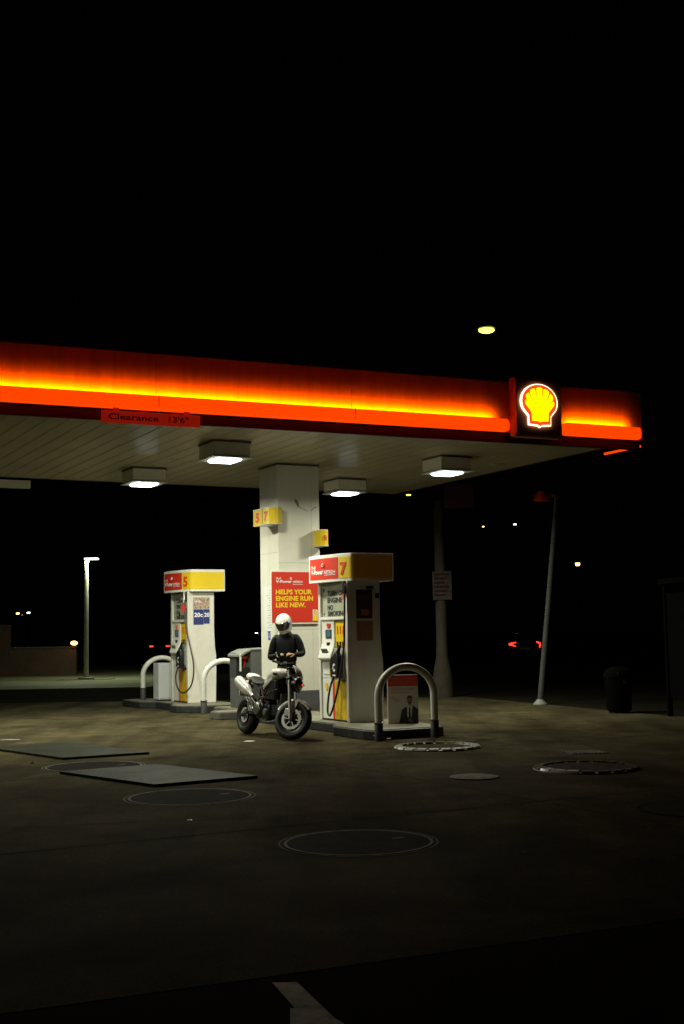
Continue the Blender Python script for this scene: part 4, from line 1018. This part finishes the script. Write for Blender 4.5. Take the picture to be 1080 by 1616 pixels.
# hands: palm and five fingers each
def hand(wr, d, up, side, curl, glove):
    d = Vector(d).normalized(); up = Vector(up); up = (up - d * up.dot(d)).normalized(); sd = d.cross(up).normalized() * side
    w_ = Vector(wr); P_ = lambda a, b, c: tuple(w_ + d * a + sd * b + up * c)
    c1 = [[('w', P_(-.015, 0, 0), (.027, .02)), ('p', P_(.045, 0, 0), (.038, .017)), ('q', P_(.085, 0, 0), (.036, .014))]]
    me = skin(c1, 1); g.addmesh(me, None, glove)
    for i, (b, L1) in enumerate(((.030, .072), (.011, .080), (-.009, .075), (-.028, .060))):
        k = curl * (1 + .12 * i); 
        p0 = (.075, b, 0); p1 = (.075 + L1 * .42, b * 1.05, -L1 * .12 * k); p2 = (.075 + L1 * .72, b * 1.05, -L1 * .40 * k); p3 = (.075 + L1 * (.95 - .25 * k), b * 1.02, -L1 * .70 * k)
        g.addmesh(skin([[(j, P_(*q), .0092 - .0009 * j) for j, q in enumerate((p0, p1, p2, p3))]], 1), None, glove)
    g.addmesh(skin([[(0, P_(.02, .026, -.004), .013), (1, P_(.050, .052, -.016), .0115), (2, P_(.078, .050, -.034), .0095)]], 1), None, glove)
hand((-.118, -.242, 1.066), (.83, -.50, .28), (0, -.5, 1), 1, .7, 4)
hand((.188, -.232, 1.076), (-.80, -.52, .22), (0, -.6, 1), -1, 1.0, 2)
rider = g.build('person', ['jacket', 'jeans', 'skin', 'black', 'glove'], None, smooth=80, loc=tuple(W(-.06, 2.2, .15)), rz=R(-10))
tag(rider, 'rider in black jacket and white helmet looking down at their hands behind the motorcycle', 'person')
# jacket shell: loose torso, sleeves kept by the body; collar, hem, belt
g = MB(); rings = []
for z, wx, wy, cy in ((.955, .178, .128, 0), (1.00, .185, .135, 0), (1.10, .18, .135, -.005), (1.22, .19, .14, -.005), (1.33, .195, .135, 0), (1.40, .165, .115, 0), (1.45, .10, .09, -.01), (1.49, .075, .08, -.02)):
    rings.append([(wx * math.copysign(abs(math.cos(a)) ** .8, math.cos(a)) * (1 + .02 * math.sin(5 * a + z * 30)), cy + wy * math.copysign(abs(math.sin(a)) ** .9, math.sin(a)) * (1 + .025 * math.sin(4 * a + z * 45)), z) for a in [2 * math.pi * j / 28 for j in range(28)]])
g.loft(rings); jk = g.build('jacket', 'jacket', rider, smooth=70)
g = MB(); g.lathe([(.062, 0), (.072, .0), (.070, .055), (.060, .055)], 24, T(-.015, -.028, 1.475) @ Rot(R(8), 'X')); g.build('collar', 'jacket', jk, smooth=50)
g = MB()
for s, a, b in ((-1, (-.165, -.21, 1.06), (-.125, -.24, 1.066)), (1, (.21, -.20, 1.077), (.19, -.228, 1.076))): g.tube([a, b], .040, 14)
g.build('cuffs', 'jacket', jk, smooth=50)
g = MB(); g.torus(.0, 0, 28, 4, T(0, 0, .0), prof=None) if False else None
rings = [[((.168 + o) * math.cos(a), (.120 + o) * math.sin(a), z) for a in [2 * math.pi * j / 28 for j in range(28)]] for z, o in ((.915, 0), (.915, .006), (.950, .006), (.950, 0))]
g = MB(); g.loft(rings, None, 0, False, True); bl = g.build('belt', 'greydark', rider, smooth=40)
g = MB(); g.box(-.03, .03, -.134, -.124, .912, .953); g.build('buckle', 'steel', bl, bevel=.004)
# helmet, tilted down and turned to the image left
Hm = T(-.03, -.078, 1.645) @ Rot(R(-14), 'Z') @ Rot(R(32), 'X') @ Matrix.Scale(1.11, 4)
def hrad(a, e):   # superellipsoid-like shell, -y is the face
    return 1.0
g = MB(); rings = []; n = 32
for i in range(17):
    e = -1.02 + (math.pi / 2 + 1.02) * i / 16
    e = min(e, math.pi / 2 - .03)
    cz = math.sin(e) * .142; rr = math.cos(e)
    if e < -.35: rr = math.cos(-.35) * (1 - (abs(e) - .35) * .22); 
    ring = []
    for j in range(n):
        a = 2 * math.pi * j / n; x = .125 * rr * math.cos(a); y = .148 * rr * math.sin(a)
        if y < 0 and e < -.2: y *= 1 + .14 * min(1, (-.2 - e) / .5)      # chin bar
        ring.append((x, y, cz - (.02 if e < -.9 else 0)))
    rings.append(ring)
g.loft(rings, Hm); hel = g.build('helmet', 'helmet', rider, smooth=70)
g = MB(); rings = []
for i in range(9):
    e = -.50 + 0.92 * i / 8; ring = []
    rr = math.cos(e) if e > -.35 else math.cos(-.35) * (1 - (abs(e) - .35) * .22)
    for j in range(21):
        a = math.pi * 1.5 + (j - 10) / 10 * R(72 - 6 * abs(i - 4) / 4); q = 1.035
        y = .148 * rr * math.sin(a) * q * (1 + (.14 * min(1, (-.2 - e) / .5) if e < -.2 else 0))
        ring.append((.125 * rr * math.cos(a) * q, y, math.sin(e) * .142))
    rings.append(ring)
v_ = [p for r_ in rings for p in r_]; f_ = [(i * 21 + j, i * 21 + j + 1, (i + 1) * 21 + j + 1, (i + 1) * 21 + j) for i in range(8) for j in range(20)]
g.add(v_, f_, Hm); vz = g.build('visor', 'visor', hel, smooth=70)
so = vz.modifiers.new('thick', 'SOLIDIFY'); so.thickness = .004
for s in (-1, 1):
    g = MB(); g.lathe([(.022, 0), (.020, .008), (0, .010)], 16, Hm @ T(s * .121, -.035, .0) @ Rot(s * math.pi / 2, 'Y')); g.build('visor_pivot', 'bluebright' if s > 0 else 'grey', hel, smooth=40)
g = MB(); g.torus(.075, .012, 24, 8, Hm @ T(0, -.01, -.135)); g.build('neck_roll', 'black', hel, smooth=50)
# shoes
for s in (-1, 1):
    g = MB(); g.loft([[(s * .13 + sx * wv, y, z) for sx, z in ((-1, .0), (1, .0), (1, zt * .6), (.5, zt), (-.5, zt), (-1, zt * .6))] for y, wv, zt in ((.085, .035, .08), (.04, .045, .12), (-.04, .050, .11), (-.12, .055, .075), (-.19, .05, .06), (-.225, .03, .04))], T(0, 0, 0) @ T(s * .13, 0, 0) @ Rot(R(s * 6), 'Z') @ T(-s * .13, 0, 0)); g.build('boot', 'black', rider, smooth=60)

# ------------------------------------------------------------------ behind the station
def px(x, y, Y):   # world point seen at photo pixel x,y at distance Y (used to look up real positions)
    r = Fv * FPX + Rv * (x - 540) + Uv * (808 - y); return Vector((0, 0, CAMZ)) + r * (Y / r.y)
# left lot lamp post
p = px(136, 1066, 47.0)
t = empty('lot_lamp_post', (p.x, p.y, -.03), 0, 'pale lamp post with flat white light on the far left lot', 'lamp post')
zt = px(136, 882, 47.0).z + .03
g = MB(); g.lathe([(.30, 0), (.30, .10), (.27, .12)], 20); g.box(-1.0, 1.0, -.5, .5, 0, .05); g.build('concrete_foot', 'kerb', t)
g = MB(); g.lathe([(.10, .12), (.095, .9), (.085, zt)], 14); g.build('pole', 'polewhite', t, smooth=50)
g = MB(); g.box(-.10, .48, -.18, .18, zt + .02, zt + .12, None, 0, .05); hd = g.build('lamp_head', 'grey', t, bevel=.02)
g = MB(); g.box(-.05, .44, -.15, .15, zt - .03, zt + .018); g.build('lens', 'lampwhite', hd)
ld = bpy.data.lights.new('lot_lamp', 'AREA'); ld.size = .4; ld.energy = 230; ld.color = (.88, 1, .62)
lo = bpy.data.objects.new('lamp', ld); C.objects.link(lo); lo.parent = hd; lo.location = (.2, 0, zt - .06)
# boundary wall, left
wl = empty('boundary_wall', (0, 0, 0), 0, 'low reddish boundary wall with taller left end behind the lot', 'wall')
Yw = 52.0; L0 = px(-400, 1010, Yw); L1 = px(14, 1010, Yw); L2 = px(120, 1010, Yw); zlo = px(70, 1023, Yw).z; zhi = px(5, 989, Yw).z
g = MB(); g.box(L1.x, L2.x, Yw, Yw + .25, -.03, zlo); g.build('low_section', 'wall', wl)
g = MB(); g.box(L0.x, L1.x - .005, Yw - .05, Yw + .35, -.03, zhi); g.build('tall_section', 'wall', wl)
g = MB(); g.box(L1.x, L2.x + .04, Yw - .04, Yw + .29, zlo + .002, zlo + .06); g.box(L0.x, L1.x, Yw - .09, Yw + .39, zhi + .002, zhi + .07); g.build('capping', 'wallcap', wl)
p = px(117, 1019, Yw - .2)
t = empty('wall_lantern', (p.x, p.y, zlo + .06), 0, 'small amber lantern on the right end of the low wall', 'lantern')
g = MB(); g.lathe([(.05, 0), (.05, .02), (.03, .05)], 12); g.build('base', 'black', t)
g = MB(); g.ell((0, 0, .13), (.15, .10, .09)); g.build('lens', 'lampamber', t)

def lamp_post(name, x, y, Y, mt, lab, cat='street lamp', head=(.22, .09, .05), arm=0.0, pole='matteblack', grp=None, energy=0, col=(1, 1, 1), r=.06):
    """post on the ground at distance Y whose lamp is seen at photo pixel x,y"""
    h = px(x, y, Y); t = empty(name, (h.x - arm, h.y, -.035), 0, lab, cat, grp); z = h.z + .035
    g = MB(); g.tube([(0, 0, 0), (0, 0, z * .5), (0, 0, z + .05)] + ([(arm * .4, 0, z + .25), (arm, 0, z + .12)] if arm else []), [r * 1.5, r * 1.2, r] + ([r * .7, r * .6] if arm else []), 10); g.build('pole', pole, t, smooth=50)
    g = MB(); g.loft([[(arm + math.cos(a) * head[0] * k, math.sin(a) * head[1] * 1.6 * k, z + dz) for a in [2 * math.pi * i / 16 for i in range(16)]] for k, dz in ((1.15, head[2] * .4), (1.1, head[2] * 1.6), (.5, head[2] * 2.4))]); hd = g.build('lamp_head', 'greydark', t, smooth=50)
    g = MB(); g.ell((arm, 0, z), head); g.build('lens', mt, hd, smooth=80)
    if energy:
        ld = bpy.data.lights.new('street_lamp_light', 'POINT'); ld.energy = energy; ld.shadow_soft_size = .2; ld.color = col
        lo = bpy.data.objects.new('lamp', ld); C.objects.link(lo); lo.parent = hd; lo.location = (arm, 0, z - .15)
    return t
# tall street lamp with notice and red banner box
t = lamp_post('street_lamp', 768, 521, 30.0, 'lampyellow', 'tall street lamp with yellow light above the canopy and a notice on its post', arm=1.30, head=(.20, .16, .075), energy=1.5, col=(1, .95, .5), r=.055)
bx = t.location
g = MB(); g.lathe([(.26, 0), (.25, .45), (.20, .75), (.15, 1.0), (.135, 1.4), (.12, 4.6), (.07, 4.8)], 18); g.build('thick_post', 'polewhite2', t, smooth=50)
z0, z1 = px(694, 947, 30).z + .035, px(694, 902, 30).z + .035
g = MB(); g.box(-.20, .26, -.15, -.13, z0, z1); 
g.build('notice_board', 'noticegrey', t)
g = MB()
for k in range(6): g.box(-.16, .20 - .05 * (k % 3), -.154, -.152, z1 - .10 - .10 * k, z1 - .05 - .10 * k)
g.build('notice_print', 'noticeink', t)
za, zb = px(720, 802, 30).z + .035, px(720, 765, 30).z + .035
g = MB(); g.box(.14, .86, -.08, .08, za, zb); g.build('banner_box', 'lip', t, bevel=.02)
# leaning pole with red head
p = px(853, 1111, 26.5); q = px(879, 782, 26.5)
t = empty('leaning_pole', (p.x, p.y, 0), 0, 'slender leaning metal pole with a dull red lamp at its top', 'pole')
g = MB(); g.tube([(0, 0, .05), tuple((q - p) * .5), (q.x - p.x, 0, q.z)], [.062, .055, .045], 14); g.build('shaft', 'pole', t, smooth=50)
g = MB(); g.lathe([(.15, 0), (.15, .02), (.08, .09), (.07, .11)], 16); g.build('foot_flange', 'greylight', t, smooth=40)
g = MB(); g.tube([(q.x - p.x, 0, q.z), (q.x - p.x - .2, 0, q.z + .02)], .03, 8); g.lathe([(.06, .10), (.15, .03), (.19, -.10), (.18, -.12)], 18, T(q.x - p.x - .32, 0, q.z)); g.build('red_lamp_hood', 'red', t, smooth=40)
# litter bin right
p = px(978, 1124, 23.5)
t = empty('litter_bin', (p.x, p.y, 0), R(10), 'black litter bin with domed lid in the shadow on the right', 'litter bin')
g = MB(); g.lathe([(.19, .03), (.23, .06), (.26, .62), (.265, .66)], 24, None); g.build('body', 'matteblack', t, smooth=40)
g = MB(); g.lathe([(.275, .66), (.28, .69), (.24, .80), (.12, .86), (.0, .87)], 24); ld_ = g.build('lid', 'matteblack', t, smooth=50)
g = MB(); g.box(-.11, .11, -.262, -.20, .70, .76); g.build('opening', 'black', ld_); g = MB(); g.box(-.25, -.21, -.12, -.06, .66, .70); g.box(-.02, .05, -.275, -.262, .55, .64); g.build('hinge', 'steel', t)
g = MB(); g.box(-.15, .15, -.15, .15, 0, .03); g.build('foot', 'black', t)
# kiosk at the right edge
p = px(1092, 1134, 21.5)
t = empty('phone_kiosk', (p.x, p.y, 0), R(12), 'dark upright kiosk with framed panel, cut by the right edge', 'kiosk')
g = MB(); g.box(0, .08, 0, .08, 0, 2.35); g.box(.92, 1.0, 0, .08, 0, 2.35); g.box(0, .08, .82, .9, 0, 2.35); g.box(.92, 1.0, .82, .9, 0, 2.35); g.box(.08, .92, .01, .07, .0, .35); g.box(.08, .92, .01, .07, 2.2, 2.35); g.build('frame', 'matteblack', t, bevel=.008)
g = MB(); g.box(.08, .92, .84, .86, .35, 2.2); g.box(.03, .05, .08, .82, .35, 2.2); g.build('panel', 'matteblack', t)
g = MB(); g.box(-.06, 1.06, -.06, .96, 2.352, 2.46); g.build('roof', 'matteblack', t, bevel=.02)
g = MB(); g.box(.25, .75, .60, .80, .9, 1.7); g.build('machine', 'matteblack', t, bevel=.02)
# small lights in the distance
G2 = 'distant lamps in the dark behind the station'
lamp_post('distant_lamp', 28, 968, 80, 'lampwarm', 'left one of the close pair of distant lamps above the boundary wall', grp=G2, head=(.10, .08, .09))
lamp_post('distant_lamp', 45, 967, 80, 'lampcool', 'bluish right one of the close pair of distant lamps above the boundary wall', grp=G2, head=(.10, .08, .08))
lamp_post('distant_lamp', 35, 971, 82, 'lampdim', 'dim orange lamp hanging between the close pair of distant lamps', grp=G2, head=(.06, .06, .15))
lamp_post('distant_lamp', 645, 781, 85, 'lampyellow', 'small yellowish distant lamp just under the canopy edge', grp=G2, head=(.17, .10, .06))
lamp_post('distant_lamp', 813, 827.5, 100, 'lampcool', 'tiny white distant lamp left of the leaning pole top', grp=G2, head=(.14, .08, .06))
lamp_post('distant_lamp', 763, 831, 105, 'lampamber', 'tiny reddish distant lamp beside the tiny white one', grp=G2, head=(.09, .08, .09))
lamp_post('distant_lamp', 912, 890, 60, 'lampwarm', 'bright warm distant lamp right of the leaning pole', grp=G2, head=(.11, .10, .11))
lamp_post('distant_lamp', 405, 999, 90, 'lampcool', 'tiny white distant lamp just left of the column', grp=G2, head=(.10, .06, .05))
lamp_post('distant_lamp', 785, 1000, 75, 'lampgreen', 'very small pale green distant lamp left of the red car lights', grp=G2, head=(.05, .05, .05))
lamp_post('distant_lamp', 738, 1023, 75, 'lampamber', 'tiny low red lamp between the thick post and the red car lights', grp=G2, head=(.045, .045, .045))
lamp_post('distant_lamp', 73, 1004, 70, 'lampgreen', 'faint tiny lamp above the middle of the boundary wall', grp=G2, head=(.03, .03, .03))
lamp_post('distant_lamp', 383, 1010, 90, 'lampgreen', 'faint tiny lamp right of pump 5', grp=G2, head=(.04, .04, .04))

# cars
def car(name, x, y, Y, yaw, lab, shape):
    """rear of the car seen at photo pixel x,y (lamp height) at distance Y; local +x forward"""
    c = px(x, y, Y); t = empty(name, (c.x, c.y, -.035), yaw, lab, 'car', 'dark cars with red tail lights in the distance')
    XZ_ = Matrix(((1, 0, 0, 0), (0, 0, 1, 0), (0, 1, 0, 0), (0, 0, 0, 1)))
    prof = [(0.02, .32), (0, .55), (.03, .85), (.10, .98), (.55, 1.02), (1.2, 1.40), (2.3, 1.43), (3.0, 1.02), (4.1, .88), (4.35, .70), (4.38, .35), (4.2, .25), (.15, .25)]
    g = MB(); rings = []
    for yy, k in ((-.88, .96), (-.80, 1.0), (.80, 1.0), (.88, .96)): rings.append([(px_ * 1.0, yy * (1 if pz < 1.05 else .80), pz * (k if pz > .6 else 1)) for px_, pz in prof])
    g.loft(rings); g.build('body', 'carpaint', t, smooth=30)
    g = MB(); g.prism([(.62, 1.04), (1.22, 1.35), (1.55, 1.36), (1.55, 1.04)], -.80, -.74, XZ_); g.prism([(.62, 1.04), (1.22, 1.35), (1.55, 1.36), (1.55, 1.04)], .74, .80, XZ_); g.build('side_window', 'carglass', t)
    g = MB(); g.add([(.58, -.66, 1.045), (.58, .66, 1.045), (1.17, .60, 1.375), (1.17, -.60, 1.375)], [(0, 1, 2, 3)]); g.build('rear_window', 'carglass', t)
    for xx in (.85, 3.5):
        for s in (-1, 1):
            g = MB(); g.torus(.24, .08, 28, 10, T(xx, s * .82, .32) @ Rot(math.pi / 2, 'X')); w__ = g.build('wheel', 'rubber', t, smooth=60)
            g = MB(); g.lathe([(.20, -.05), (.18, .05), (0, .05)], 18, T(xx, s * .84, .32) @ Rot(-s * math.pi / 2, 'X')); g.build('rim', 'steel', w__)
    for s in (-1, 1):
        g = MB()
        if shape == 'arrow':
            if s > 0:
                for (y0, z0_), (y1, z1_) in (((.86, .82), (.48, .92)), ((.86, .82), (.50, .70))): g.tube([(-.012, s * y0, z0_), (-.025, s * (y0 + y1) / 2, (z0_ + z1_) / 2 + .01), (-.01, s * y1, z1_)], [.055, .035, .02], 8)
            else:
                g.tube([(-.01, s * .62, .94), (-.02, s * .80, .86), (-.02, s * .82, .72), (-.01, s * .78, .62)], [.03, .045, .045, .03], 8)
        else: g.box(-.015, .02, s * .62 - .14, s * .62 + .14, .78, .88)
        g.build('tail_light', 'tail', t)
    g = MB(); g.box(-.012, .01, -.26, .26, .50, .62); g.build('number_plate', 'paper', t)
    g = MB(); g.box(-.06, .04, -.85, .85, .36, .50, None, 0, .02); g.build('bumper', 'carpaint', t, bevel=.02)
    return t
car('parked_car', 829, 1018, 68, R(90 - 8), 'dark car with arrow shaped and curved red tail lights, left of the leaning pole', 'arrow')
car('parked_car', 252, 1009, 95, R(90 + 12), 'dark car with small red tail lights just left of pump 5', 'bar')
